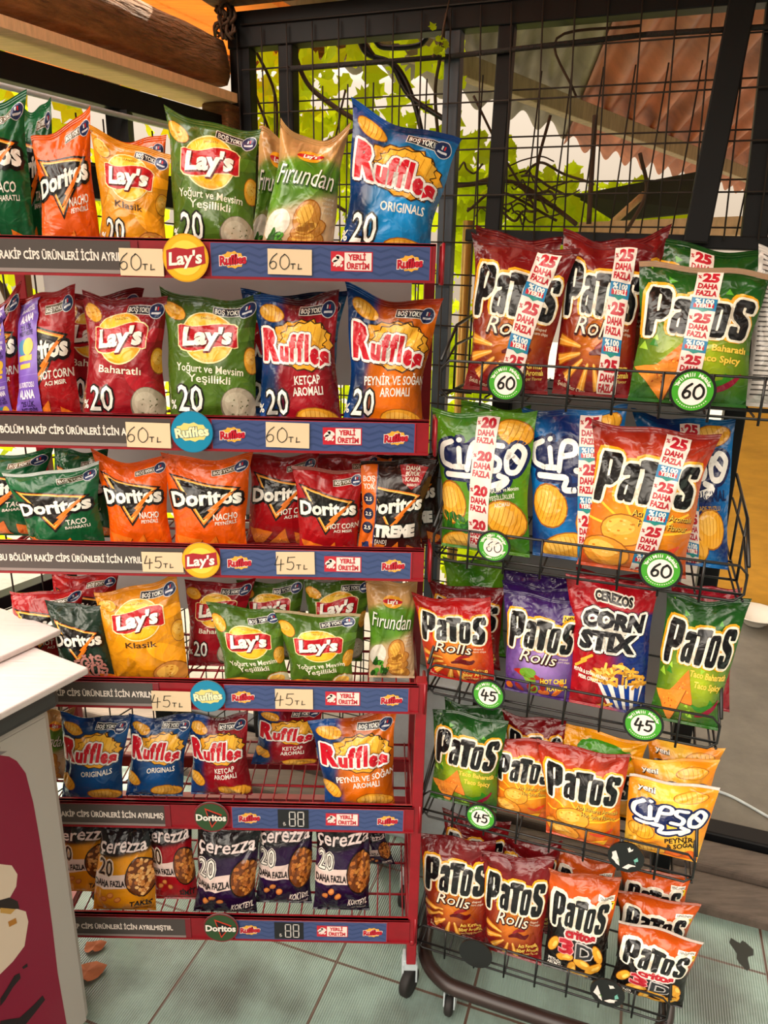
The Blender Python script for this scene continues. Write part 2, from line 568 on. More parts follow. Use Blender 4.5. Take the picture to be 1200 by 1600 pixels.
def chip(a, x, y, rx, ry, rot=0, z=2, c='#e9a52e', ridges=0):
    a.ell(x, y, rx, ry, '#9c5a16', z, rot, 18)
    a.ell(x, y, rx * 0.94, ry * 0.92, c, z + 1, rot, 18)
    a.ell(x - rx * 0.15, y + ry * 0.2, rx * 0.6, ry * 0.5, '#f0b850', z + 2, rot, 14)
    if not ridges:
        rc = random.Random(int(x * 10 + y * 7))
        for i in range(12):
            q, d = rc.uniform(0, 6.28), rc.uniform(0, 0.8)
            a.ell(x + rx * d * cos(q) * 0.9, y + ry * d * sin(q) * 0.9, rx * 0.07, ry * 0.06, rc.choice(['#c87818', '#f6cc74', '#d88a24']), z + 3, 0, 6)
    r = radians(rot)
    for i in range(ridges):
        t = -0.7 + 1.4 * (i + 0.5) / ridges
        L = sqrt(max(0, 1 - t * t)) * 0.85
        p = []
        for s_ in (-1, 0, 1):
            X, Y = rx * t + (0.06 * rx if s_ == 0 else 0), ry * L * s_
            p.append((x + X * cos(r) - Y * sin(r), y + X * sin(r) + Y * cos(r)))
        a.ribbon(p, 0.07, '#b87618', z + 3, taper=True)

def tri_chip(a, x, y, s_, rot, z=2, c='#d9701e', seed=1):
    rr = random.Random(seed)
    P = []
    for k in range(3):
        t = radians(rot + 120 * k)
        t2 = radians(rot + 120 * (k + 1))
        for q in range(5):
            f = q / 5
            P.append((x + s_ * ((1 - f) * cos(t) + f * cos(t2)) * rr.uniform(0.96, 1.04), y + s_ * ((1 - f) * sin(t) + f * sin(t2)) * rr.uniform(0.96, 1.04)))
    a.poly([(p[0] + 0.06, p[1] - 0.1) for p in P], '#7a3010', z)
    a.poly(P, c, z + 1)
    for k in range(14):
        q = rr.uniform(0, 2 * pi); d = rr.uniform(0, 0.42) * s_
        a.ell(x + d * cos(q), y + d * sin(q), rr.uniform(0.07, 0.2), rr.uniform(0.05, 0.12), rr.choice(['#f2a23c', '#c4501a', '#ee8a2a']), z + 2, rr.uniform(0, 180), 7)

def twenty(a, x, y, k=1.0, rim='#1d1d1d'):
    logo(a, '20', x, y, 2.3 * k, 2.7 * k, '#f8f4ea', ((0.17 * k, rim, 0, 0),), off=0.01, z=6)
    a.text('%', x - 2.0 * k, y - 0.6 * k, 0.8 * k, '#f4efe4', w=0.75 * k, off=0.02, z=6)

def d_lays(base, dark, lines, small=False, pct=True, bowl=True, tcol='#f3ead2', font=0.9):
    a = Art()
    cb, cdk = lin(base), lin(dark)
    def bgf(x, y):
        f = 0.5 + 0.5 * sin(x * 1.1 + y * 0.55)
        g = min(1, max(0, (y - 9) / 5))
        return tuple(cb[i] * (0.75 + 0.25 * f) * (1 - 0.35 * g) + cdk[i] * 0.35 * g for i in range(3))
    for i, (x, y, w_, r) in enumerate([(-3.5, 3, 2.6, 20), (3.2, 4.5, 2.8, -30), (-3.8, 7.5, 2.0, 60), (3.8, 9.8, 1.8, 10), (0, 1.2, 3.2, 5)]):
        a.ell(x, y, w_, w_ * 0.42, tuple(c * (1.25 if i % 2 else 0.72) for c in cb), 1, r, 18)
    cy = 9.5 if not small else 8.3
    R = 2.75
    a.ell(0, cy, R + 0.14, R + 0.14, '#f5dfa0', 2, n=36)
    a.ell(0, cy, R, R, '#eda513', 3, n=36)
    a.ell(-0.3, cy + 1.5, 1.9, 0.9, '#f7c63a', 4, n=20)
    a.ell(0.2, cy - 1.8, 1.8, 0.7, '#f4b626', 4, n=20)
    P = []
    for i in range(17):
        x = -3.15 + 6.3 * i / 16
        P.append((x, cy + 1.30 + 0.35 * sin(x * 0.9) - (0.25 if abs(x) > 2.9 else 0)))
    for i in range(17):
        x = 3.15 - 6.3 * i / 16
        P.append((x, cy - 1.38 + 0.35 * sin(x * 0.9) + (0.25 if abs(x) > 2.9 else 0)))
    Q = [(x * 1.035, cy + (y - cy) * 1.08) for x, y in P]
    a.poly(Q, '#f5dfa0', 4); a.poly(P, '#b81420', 5)
    logo(a, "Lay's", 0, cy, 1.85, 5.2, '#fbf4e6', ((0.10, '#6d0c14', 0.07, -0.08),), rot=6, off=0.045, shear=0.18, z=7)
    a.text('SARIZEN', 0, cy + 2.15, 0.26, '#7a5208', w=1.5, z=5)
    if small:
        chip(a, -4.0, 10.8, 1.1, 1.5, 20)
        bosyok(a, 0.4, 12.0, 6)
        for i, l in enumerate(lines): a.text(l, 0.2, 4.75 - i * 1.05, 0.8, tcol, w=0.5 * len(l) * font, off=0.012, rot=6, z=4)
        chip(a, -2.6, 1.0, 2.2, 1.0, 5); chip(a, 3.6, 1.6, 1.9, 1.5, 0, c='#d8cfae'); chip(a, 4.3, 6.0, 0.9, 1.6, 0)
    else:
        chip(a, -3.6, 12.0, 1.3, 0.95, -15)
        bosyok(a, 0.6, 12.6, -3)
        for i, l in enumerate(lines): a.text(l, 0.1, 6.1 - i * 0.95, 0.72, tcol, w=0.5 * len(l) * font, off=0.01, rot=-2, z=4)
        chip(a, 4.6, 7.2, 0.8, 1.4, 0)
        if pct: twenty(a, -2.1, 3.2, 1.05)
        if bowl:
            a.ell(3.2, 2.5, 2.0, 2.0, '#6d6254', 2); a.ell(3.2, 2.65, 1.85, 1.8, '#b5a993', 3); a.ell(3.0, 2.9, 1.3, 1.1, '#c6bba4', 4)
            rr = random.Random(4)
            for k in range(16): a.ell(3.2 + rr.uniform(-1.2, 1.2), 2.6 + rr.uniform(-1, 1), 0.09, 0.06, '#59603a', 5, rr.uniform(0, 180), 6)
        else:
            chip(a, 3.0, 1.8, 2.3, 1.7, 15, c='#d08a3c')
    return a, bgf

def d_ruffles(right, lines, pct=True, small=False, dark_right=None):
    a = Art()
    bl, rt = lin('#0f4a94'), lin(right)
    dk = lin(dark_right or right)
    def bgf(x, y):
        e = -1.9 + 0.12 * (y - 7) + 0.4 * sin(y * 0.8)
        f = 1 / (1 + exp(-(x - e) * 7))
        g = 0.72 + 0.28 * sin(x * 0.8 + 1) * sin(y * 0.33)
        top = min(1, max(0, (y - 11.5) / 2.5))
        return tuple((bl[i] * (1 - f) * (0.8 + 0.3 * sin(y)) + (rt[i] * (1 - top) + dk[i] * top) * f) * g for i in range(3))
    cy = 8.6
    def jag(cx, cy_, rx, ry, rot, n=26, ph=0.0):
        P = []; r0 = radians(rot)
        for i in range(n):
            t = 2 * pi * i / n; q = 1.0 if i % 2 else 0.86
            x, y = rx * q * cos(t + ph), ry * q * sin(t + ph)
            P.append((cx + x * cos(r0) - y * sin(r0), cy_ + x * sin(r0) + y * cos(r0)))
        return P
    for i, (dx, dy, rx, ry, rot, c) in enumerate([(-0.4, 0.7, 3.5, 2.0, 14, '#e39a22'), (1.2, 0.2, 3.3, 2.1, -16, '#eda92c'), (0.4, -1.0, 3.6, 1.6, -8, '#e8a126'), (0.6, 0.5, 2.9, 2.0, 6, '#f3b63a')]):
        a.poly(jag(0.3 + dx, cy + 0.2 + dy, rx * 1.05, ry * 1.09, rot), '#3a2410', 2 + (i > 1) * 2)
        a.poly(jag(0.3 + dx, cy + 0.2 + dy, rx, ry, rot), c, 3 + (i > 1) * 2)
    for k in range(6):
        x = -1.8 + 0.85 * k
        a.ribbon([(x, cy - 0.6 - 0.1 * k), (x + 0.7, cy + 2.2 - 0.12 * abs(k - 2))], 0.07, '#cf8a1e', 6, smooth=False)
    fr = lambda P_: np.stack([P_[:, 0] * cos(0.09) - (P_[:, 1] - cy) * sin(-0.07) * -1 * 0, P_[:, 1] - 0.07 * P_[:, 0]], 1)
    st = ((0.34, '#3a0a10', 0, 0), (0.26, '#f4efe8', 0, 0))
    xs = [(-4.4, -2.1, 'R', -0.2, 3.4), (-2.1, -0.95, 'u', -0.2, 1.6), (-0.9, -0.05, 'f', -0.1, 2.9), (0.0, 0.85, 'f', -0.1, 3.0), (0.95, 1.45, 'l', 0, 2.8), (1.6, 2.75, 'e', -0.2, 1.6), (2.8, 4.1, 's', -0.5, 1.7)]
    for x0, x1, ch, dy, hh in xs:
        y0 = cy - 1.5 + dy
        glyph(a, ch, x0, y0, x1, y0 + hh, '#c41226', st, off=0.06, shear=0.04, z=8, fr=fr)
    chip(a, -2.9, 12.1, 1.6, 0.95, -10, ridges=5)
    bosyok(a, 0.5, 12.6, -8)
    for i, l in enumerate(lines): a.text(l, 1.2, 5.3 - i * 1.1, 0.8, '#ece6dc', w=0.52 * len(l), off=0.02, rot=3, z=3)
    if pct: twenty(a, -2.6, 3.1, 1.05)
    else: chip(a, -3.6, 3.6, 1.6, 1.1, -35, ridges=4)
    chip(a, 2.3, 1.5, 2.7, 1.1, -6, ridges=7)
    return a, bgf

def d_doritos(base, dark, lines, strip=None, extra=None, word='Doritos', tcol='#e9e2d4', bos=True):
    a = Art()
    cb, ck = lin(base), lin(dark)
    def bgf(x, y):
        f = 0.5 + 0.5 * sin(0.9 * x - 0.6 * y)
        g = min(1, max(0, (3.5 - y) / 3.5))
        return tuple((cb[i] * (0.8 + 0.2 * f)) * (1 - 0.6 * g) + ck[i] * 0.6 * g for i in range(3))
    cy = 7.9
    tri = [(-3.9, cy + 3.0), (3.6, cy + 1.3), (-0.3, cy - 3.4)]
    def sc(P, k):
        c = np.mean(P, 0); return [tuple(c + (np.array(p) - c) * k) for p in P]
    a.poly(sc(tri, 1.16), '#17120f', 2)
    a.poly(sc(tri, 1.04), '#ee7a1c', 3)
    a.poly(sc(tri, 0.96), '#f7c05a', 4)
    a.poly(sc(tri, 0.86), '#141210', 5)
    a.poly([(0.2, cy - 1.6), (0.5, cy - 1.75), (3.2, cy + 0.6), (2.9, cy + 0.9)], '#ee7a1c', 9)
    if word:
        logo(a, word, 0, cy + 0.1, 1.85, 8.6, '#f3ede0', ((0.36, '#131010', 0, 0), (0.22, '#131010', 0, 0)), rot=4, off=0.04, z=8)
        a.poly([(-0.4, cy - 2.7), (0.1, cy - 2.6), (3.4, cy + 0.9), (2.5, cy + 0.35)], '#ee7a1c', 9)
    for i, l in enumerate(lines): a.text(l, 2.4, cy - 2.4 - i * 0.85, 0.8 if i == 0 else 0.42, tcol, w=(0.62 if i == 0 else 0.34) * len(l), off=0.02, rot=5, z=4, shear=0.1)
    if bos: bosyok(a, 0.8, 12.0, 5, 0.95, dark='#5a4a30')
    tri_chip(a, -2.8, 1.5, 2.2, 20, seed=3); tri_chip(a, 0.6, 0.9, 2.0, 75, seed=5, z=3); tri_chip(a, 3.6, 1.0, 1.7, 10, seed=7)
    if extra: extra(a)
    return a, bgf

def d_firundan():
    a = Art()
    tan_, gr, cream = lin('#c9985e'), lin('#5a8f22'), lin('#d8b58a')
    def bgf(x, y):
        e1 = 10.9 - 0.05 * x * x; e2 = 5.6 + 0.25 * x
        f1 = 1 / (1 + exp(-(y - e1) * 5)); f2 = 1 / (1 + exp((y - e2) * 5))
        g = 0.85 + 0.15 * sin(x + y)
        return tuple((tan_[i] * f1 + cream[i] * f2 + gr[i] * max(0, 1 - f1 - f2)) * g for i in range(3))
    a.ell(0.2, 11.2, 1.9, 1.0, '#e9a020', 2); a.ell(0.2, 11.2, 1.95, 0.42, '#b81420', 3)
    logo(a, "Lay's", 0.2, 11.2, 0.62, 1.9, '#fbf4e6', (), rot=4, shear=0.15, z=5)
    logo(a, 'Fırundan', 0.1, 8.3, 2.0, 8.2, '#f5f0e4', ((0.1, '#2f5a14', 0.07, -0.09),), rot=-4, off=0.0, shear=0.2, z=5)
    for i, (x, y, r) in enumerate([(1.6, 1.2, -10), (1.2, 2.2, 5), (1.4, 3.2, 12), (1.0, 4.3, 30)]):
        chip(a, x, y, 2.4 if i < 3 else 1.9, 0.95 if i < 3 else 1.6, r, z=2 + i, c='#c98a3c', ridges=5)
    a.ell(-3.0, 3.6, 1.9, 1.4, '#e4dccb', 2, 20)
    rr = random.Random(8)
    for k in range(14): a.ell(-2.6 + rr.uniform(-1.6, 1.6), 1.6 + rr.uniform(-1.1, 1.1), 0.7, 0.35, rr.choice(['#2f6a1c', '#4f9a2c', '#1f4a14']), 4 + k % 2, rr.uniform(0, 180), 9)
    for k in range(4): a.text('YOĞURT VE', 3.6, 6.2 - k * 0.45, 0.22, '#e9e4d0', w=1.6, z=3)
    return a, bgf

PST = ((0.42, '#e8a41c', -0.12, 0.12), (0.30, '#f3e6cc', 0, 0))
PL = {'P': ([(0, 0), (0.40, 0), (0.40, 0.34), (0.72, 0.34), (1, 0.48), (1, 0.90), (0.82, 1), (0.0, 1)], [(0.42, 0.50), (0.54, 0.52), (0.56, 0.86), (0.42, 0.86)]),
      'a': ([(0, 0.10), (0.02, 0.40), (0.20, 0.56), (0.50, 0.62), (0.50, 0.70), (0.04, 0.66), (0.06, 0.90), (0.25, 1), (0.85, 1), (1, 0.86), (1, 0), (0.58, 0), (0.50, 0.06), (0.40, 0), (0.12, 0)], [(0.40, 0.18), (0.52, 0.18), (0.52, 0.46), (0.40, 0.40)]),
      'T': ([(0.27, 0), (0.76, 0), (0.74, 0.78), (1, 0.78), (1, 1), (0, 1), (0, 0.78), (0.27, 0.78)], None),
      'o': ([(0.0, 0.12), (0.16, 0), (0.84, 0), (1, 0.12), (1, 0.88), (0.84, 1), (0.16, 1), (0, 0.88)], [(0.43, 0.20), (0.57, 0.20), (0.57, 0.82), (0.43, 0.82)]),
      'S': ([(0.02, 0.12), (0.18, 0), (0.82, 0), (1, 0.12), (1, 0.42), (0.86, 0.54), (0.44, 0.68), (0.44, 0.82), (0.58, 0.82), (0.58, 0.70), (1, 0.70), (1, 0.90), (0.84, 1), (0.18, 1), (0, 0.88), (0, 0.60), (0.14, 0.48), (0.56, 0.34), (0.56, 0.18), (0.44, 0.18), (0.44, 0.32), (0.02, 0.32)], None)}
def soften(P, f=0.14):
    out = []
    n = len(P)
    for i in range(n):
        a, b, c = np.array(P[i - 1]), np.array(P[i]), np.array(P[(i + 1) % n])
        out.append(b + (a - b) * f); out.append(b + (c - b) * f)
    return np.array(out)
def patos_word(a, cy, k=1.0, rim='#eda61e', z=8, cx=0.0, tilt=-0.03):
    st = ((0.42, rim, -0.10, 0.10), (0.25, '#f4ead6', 0, 0))
    for x0, x1, ch, y0, y1 in [(-4.35, -2.35, 'P', -2.3, 2.15), (-2.15, -0.75, 'a', -1.9, 1.35), (-0.85, 1.05, 'T', -1.9, 1.75), (0.95, 2.35, 'o', -1.9, 1.2), (2.6, 4.25, 'S', -1.9, 1.85)]:
        def mp(P):
            P = soften(P); X = x0 + P[:, 0] * (x1 - x0); Y = (y0 + P[:, 1] * (y1 - y0)) * 1.1; X = X + 0.09 * (Y + 2)
            return np.stack([cx - 0.1 + X * k, cy + Y * k + tilt * X], 1)
        O_, H_ = PL[ch]; P = mp(O_)
        for i, (r, c, dx, dy) in enumerate(st):
            for q in range(8): a.poly(P + (dx + r * cos(q * pi / 4), dy + r * sin(q * pi / 4)), c, z - 2 + i)
        a.poly(P, '#101012', z)
        if H_: a.poly(mp(H_), '#f4ead6', z + 1)

def d_patos(kind):
    a = Art()
    P = {'rolls': ('#7a0c14', '#e0801c', '#640a10'), 'red': ('#b80f14', '#f09a2a', '#a00c0e'), 'purple': ('#431a72', '#b08ad0', '#2c1052'),
         'taco': ('#1e5f1c', '#b8c81c', '#123f14'), 'hot': ('#c2361a', '#f8a81e', '#8c1812')}[kind]
    b, g, d = [lin(c) for c in P]
    def bgf(x, y):
        r = ((x - 0.2) / 4.2) ** 2 + ((y - 5.0) / 3.4) ** 2
        f = exp(-r * {'rolls': 2.6, 'red': 2.2, 'hot': 0.8}.get(kind, 1.3)) * (0.9 if kind != 'taco' else 0.8)
        t = min(1, max(0, (y - 10) / 4))
        s_ = 0.9 + 0.1 * sin(2 * x + y)
        return tuple(((b[i] * (1 - t) + d[i] * t) * (1 - f) + g[i] * f) * s_ for i in range(3))
    patos_word(a, 9.0)
    if kind in ('rolls', 'red', 'purple'):
        logo(a, 'Rolls', 0.0, 5.9, 1.5, 4.8, '#f0dcc4', ((0.16, '#3a1210', 0.04, -0.06),), rot=-2, off=0.0, shear=0.3, z=6)
        a.text('shaped', 3.3, 6.1, 0.28, '#e8d8c0', w=1.2, z=4); a.text('corn chips', 3.4, 5.7, 0.28, '#e8d8c0', w=1.6, z=4)
        if kind == 'purple':
            rr = random.Random(2)
            a.ell(-1.4, 3.6, 1.2, 0.7, '#6a9a2a', 3, 10); a.ell(-1.5, 3.3, 2.0, 0.5, '#b02418', 2, -8)
            for k in range(12): a.ell(rr.uniform(-4.4, 3.8), rr.uniform(0.3, 2.8), rr.uniform(0.5, 1.1), rr.uniform(0.3, 0.6), rr.choice(['#c93a1c', '#d9691c', '#8c1a16', '#7aa02a']), 2 + k % 3, rr.uniform(0, 180), 12)
            a.text('HOT CHILI', 2.3, 2.9, 0.62, '#f4d43a', w=3.6, off=0.03, rot=4, z=6)
            a.text('FLAVOUR', 3.0, 1.9, 0.6, '#f4d43a', w=3.0, off=0.03, rot=6, z=6)
            a.rect(2.4, 11.1, 4.4, 12.0, '#e8b41e', 3); a.text('NEW', 3.4, 11.55, 0.5, '#1a1410', w=1.6, off=0.03, z=4)
        else:
            for k, t in enumerate([168, 196, 224, 256, 284]):
                q = radians(t)
                x0, y0 = -0.3 + 1.5 * cos(q), 3.9 + 1.2 * sin(q)
                x1, y1 = -0.3 + 4.4 * cos(q), 3.9 + 3.5 * sin(q)
                nx, ny = -sin(q), cos(q)
                a.poly([(x0 - nx * 0.2, y0 - ny * 0.2), (x0 + nx * 0.25, y0 + ny * 0.25), (x1 + nx * 0.55, y1 + ny * 0.55), (x1 - nx * 0.55, y1 - ny * 0.55)], '#9c4a14', 2)
                a.poly([(x0 - nx * 0.12, y0 - ny * 0.12), (x0 + nx * 0.15, y0 + ny * 0.15), (x1 + nx * 0.42, y1 + ny * 0.42), (x1 - nx * 0.42, y1 - ny * 0.42)], '#e59a34', 3)
                a.ribbon([(x0, y0), (x1, y1)], 0.14, '#f6c468', 4, smooth=False)
            a.ribbon([(-0.6, 3.6), (0.6, 3.9), (1.8, 3.7), (2.6, 4.2)], 0.75, '#5a0c10', 3, taper=True)
            a.ribbon([(0.0, 4.1), (1.0, 4.6), (2.0, 4.8)], 0.5, '#8a1a1c', 4, taper=True)
            a.text('Acı Kırmızı', 2.6, 2.6, 0.5, '#f2cf5c', w=3.2, off=0.015, rot=5, z=5)
            a.text('Biber Aromalı', 2.6, 1.95, 0.5, '#f2cf5c', w=3.6, off=0.015, rot=5, z=5)
            a.text('Hot Pepper Flavour', 2.7, 1.4, 0.3, '#e9c46c', w=3.2, rot=5, z=5)
            a.text('Şekilli Mısır Cipsi!', -2.6, 0.65, 0.34, '#e8d0b0', w=3.6, rot=-12, z=4)
    elif kind == 'taco':
        rr = random.Random(6)
        for k in range(16):
            x, y = rr.uniform(-4.8, 4.6), rr.choice([rr.uniform(0.3, 3.2), rr.uniform(11, 13.5), rr.uniform(5, 7)])
            t = rr.uniform(0, 3); s_ = rr.uniform(0.5, 1.1)
            a.poly([(x, y), (x + s_ * cos(t), y + s_ * sin(t)), (x + s_ * 0.9 * cos(t + 0.9), y + s_ * 0.9 * sin(t + 0.9))], rr.choice(['#4f9a22', '#7cb82a', '#2f7a1e', '#9cc83a']), 1)
        tri_chip(a, -1.2, 4.0, 2.3, 80, z=2, seed=11, c='#dd7a26'); tri_chip(a, -2.5, 2.6, 2.5, 160, z=5, seed=12, c='#e88a30')
        a.text('Taco Baharatlı', 1.9, 5.9, 0.62, '#f6c84e', w=5.0, off=0.03, rot=-2, z=6)
        a.text('Taco Spicy', 2.1, 4.8, 0.62, '#f6c84e', w=3.8, off=0.03, rot=-2, z=6)
        a.ribbon([(0.4, 2.6), (1.6, 2.2), (3.0, 2.6), (4.2, 3.2)], 0.55, '#2f7a1e', 3, taper=True)
        a.ribbon([(1.2, 1.4), (2.4, 1.7), (3.4, 2.4), (4.2, 3.4)], 0.6, '#8c1230', 4, taper=True)
    else:
        for i in range(7):
            t = radians(10 + i * 26)
            a.ribbon([(0.2, 4), (0.2 + 5 * cos(t), 4 + 4.0 * sin(t))], 0.28, '#f6c030', 1, taper=True)
        chip(a, -1.2, 4.2, 2.2, 1.6, 0, z=2, c='#e8a032'); chip(a, -2.6, 1.9, 2.4, 1.5, -12, z=5, c='#e0922a')
        a.text('Acı Baharat Aromalı', 2.0, 5.9, 0.56, '#3a1a08', w=5.2, off=0.03, rot=-3, z=6)
        a.text('Hot Spice Flavour', 2.2, 5.0, 0.56, '#3a1a08', w=4.4, off=0.03, rot=-3, z=6)
        a.text('Acı Baharat Aromalı', 1.95, 5.96, 0.56, '#f6c84e', w=5.2, off=0.0, rot=-3, z=7)
        a.text('Hot Spice Flavour', 2.15, 5.06, 0.56, '#f6c84e', w=4.4, off=0.0, rot=-3, z=7)
        a.ribbon([(1.0, 2.4), (2.2, 2.2), (3.2, 2.6), (4.0, 3.2)], 0.6, '#d8401c', 3, taper=True)
        a.poly([(1.0, 1.0), (3.4, 1.6), (2.6, 0.2)], '#f2b020', 3)
    return a, bgf

def d_critos():
    a = Art()
    o, k = lin('#c8500e'), lin('#120d0c')
    def bgf(x, y):
        e = 9.6 - 0.28 * x + 0.3 * sin(2 * x)
        f = 1 / (1 + exp(-(y - e) * 2.2))
        t = min(1, max(0, (y - 12.2) / 1.8))
        return tuple((o[i] * (1 - 0.55 * t)) * f + k[i] * (1 - f) for i in range(3))
    patos_word(a, 9.2, 0.92, rim='#e9dccb')
    logo(a, 'critos', 0.5, 6.6, 1.15, 4.6, '#a81424', ((0.24, '#f1dcd4', 0, 0),), off=0.06, z=7)
    glyph(a, '3', -2.6, 3.5, -0.3, 5.7, '#b01c2c', ((0.14, '#e8a0a0', 0, 0),), off=0.05, shear=-0.05, z=5)
    glyph(a, 'D', 0.1, 3.3, 2.7, 5.4, '#2a2a2e', ((0.2, '#c9c3c0', 0, 0),), off=0.02, z=5)
    for i, (x, y, r) in enumerate([(-3.6, 4.3, 60), (3.4, 4.3, -60), (-1.6, 3.0, 20), (1.2, 2.7, -20), (3.0, 2.2, 30), (-0.4, 1.4, 80), (1.0, 0.8, 10)]):
        a.ell(x, y, 1.5, 0.72, '#8a4a10', 2 + i % 2, r, 14); a.ell(x, y, 1.4, 0.62, '#e2a030', 4 + i % 2, r, 14); a.ell(x + 0.3, y + 0.1, 0.7, 0.26, '#f4c860', 6, r, 10)
    a.rect(2.4, 11.3, 4.6, 12.0, '#efe8dc', 3, -4); a.text('YENİLENEN', 3.5, 11.65, 0.34, '#221a12', w=1.9, off=0.02, z=4, rot=-4)
    a.rect(2.5, 10.2, 4.7, 11.2, '#e8c81e', 3, -4); a.text('LEZZET', 3.6, 10.7, 0.6, '#1a1610', w=1.9, off=0.03, z=4, rot=-4)
    a.text('PEYNİR', -3.1, 1.8, 0.5, '#ece4da', w=2.2, off=0.03, rot=-6, z=8); a.text('AROMALI', -3.1, 1.15, 0.5, '#ece4da', w=2.5, off=0.03, rot=-6, z=8)
    return a, bgf

def cipso_logo(a, cy, k=1.0, rot=-4):
    b = Art()
    S = [[(-3.0, 1.3), (-3.9, 0.6), (-3.9, -0.8), (-2.9, -1.2)], [(-2.2, 0.7), (-2.0, -1.1)], [(-2.6, -1.2), (-1.5, -1.1)], [(-2.25, 1.55), (-2.2, 1.6)],
         [(-1.2, -1.3), (-0.9, 1.2), (0.1, 1.3), (0.2, 0.4), (-0.9, 0.0)], [(1.9, 1.3), (0.9, 1.2), (0.8, 0.4), (1.7, -0.1), (1.6, -1.0), (0.5, -1.1)],
         [(2.5, 0.3), (3.2, 1.5), (4.0, 0.8), (3.6, -0.8), (2.7, -1.0), (2.4, 0.0), (2.6, 0.9)], [(3.0, 0.5), (3.5, 0.0)],
         [(-3.4, -2.0), (-1.6, -1.9), (-0.4, -1.9), (-0.6, -2.8), (0.6, -2.7), (2.6, -1.9)], [(1.9, -2.6), (2.7, -1.8), (1.8, -1.5)]]
    for P in S: b.ribbon(P, 1.15, '#14204e', 3)
    b.ell(0, 0, 3.6, 1.5, '#14204e', 3)
    for P in S: b.ribbon(P, 0.52, '#f4efe8', 5)
    a.put(b, 0, cy, k, rot)

def d_cipso(kind):
    a = Art()
    P = {'green': ('#5f9418', '#2f6a12'), 'blue': ('#0e6cb0', '#10245e'), 'orange': ('#ee8a14', '#f2c040')}[kind]
    b, d = lin(P[0]), lin(P[1])
    def bgf(x, y):
        f = 0.5 + 0.5 * sin(0.7 * x + 0.5 * y + 1.2 * sin(0.4 * y))
        return tuple(b[i] * f + d[i] * (1 - f) for i in range(3))
    cipso_logo(a, 9.4 if kind != 'orange' else 8.2, 1.05)
    if kind == 'green':
        chip(a, 3.2, 12.0, 1.9, 1.3, -20, ridges=5); chip(a, -3.4, 4.8, 1.8, 2.2, 10, ridges=5); chip(a, 2.6, 3.6, 2.4, 1.8, -20, ridges=7)
        chip(a, -2.6, 0.8, 2.4, 1.2, 10, ridges=5)
        rr = random.Random(5)
        for k in range(14): a.ell(-2.6 + rr.uniform(-1.4, 1.4), 2.9 + rr.uniform(-0.8, 0.8), 0.6, 0.3, rr.choice(['#1f5a18', '#2f7a22']), 4 + k % 2, rr.uniform(0, 180), 8)
        for i, l in enumerate(['YOĞURT ve Mevsim', 'YEŞİLLİKLERİ', 'AROMALI']): a.text(l, 2.2, 6.4 - i * 0.7, 0.38, '#e8e8d0', w=0.22 * len(l), off=0.01, rot=8, z=6)
    elif kind == 'blue':
        chip(a, 2.8, 12.4, 1.9, 1.1, 10, ridges=5); chip(a, -2.6, 4.9, 2.2, 2.0, -20, ridges=7); chip(a, -0.9, 1.2, 3.0, 1.4, 14, ridges=8); chip(a, 2.4, 3.6, 2.0, 1.9, 0, ridges=6)
        a.text('ORIGINAL', 2.2, 6.6, 0.9, '#10204a', w=4.6, off=0.03, rot=4, z=5); a.text('SADE TUZLU', 2.2, 5.5, 0.42, '#b88a3a', w=3.0, off=0.02, rot=4, z=5)
    else:
        a.text('yeni', -2.9, 12.0, 0.9, '#2a1408', w=2.1, off=0.08, z=4); a.text('yeni', -2.9, 12.05, 0.9, '#f6efe2', w=2.1, off=0.02, z=5)
        chip(a, 2.2, 11.8, 2.0, 1.0, 10, ridges=5); chip(a, -3.0, 4.6, 1.7, 1.6, 0, ridges=5); chip(a, -2.0, 1.2, 2.6, 1.6, 10, ridges=7)
        a.rect(0.5, 0.2, 4.8, 2.0, '#e8661a', 2, 8)
        a.text('PEYNİR', 1.8, 4.2, 0.85, '#2a1408', w=3.6, off=0.03, rot=10, z=6); a.text('& SOĞAN', 2.4, 3.2, 0.8, '#2a1408', w=4.0, off=0.03, rot=10, z=6)
    return a, bgf

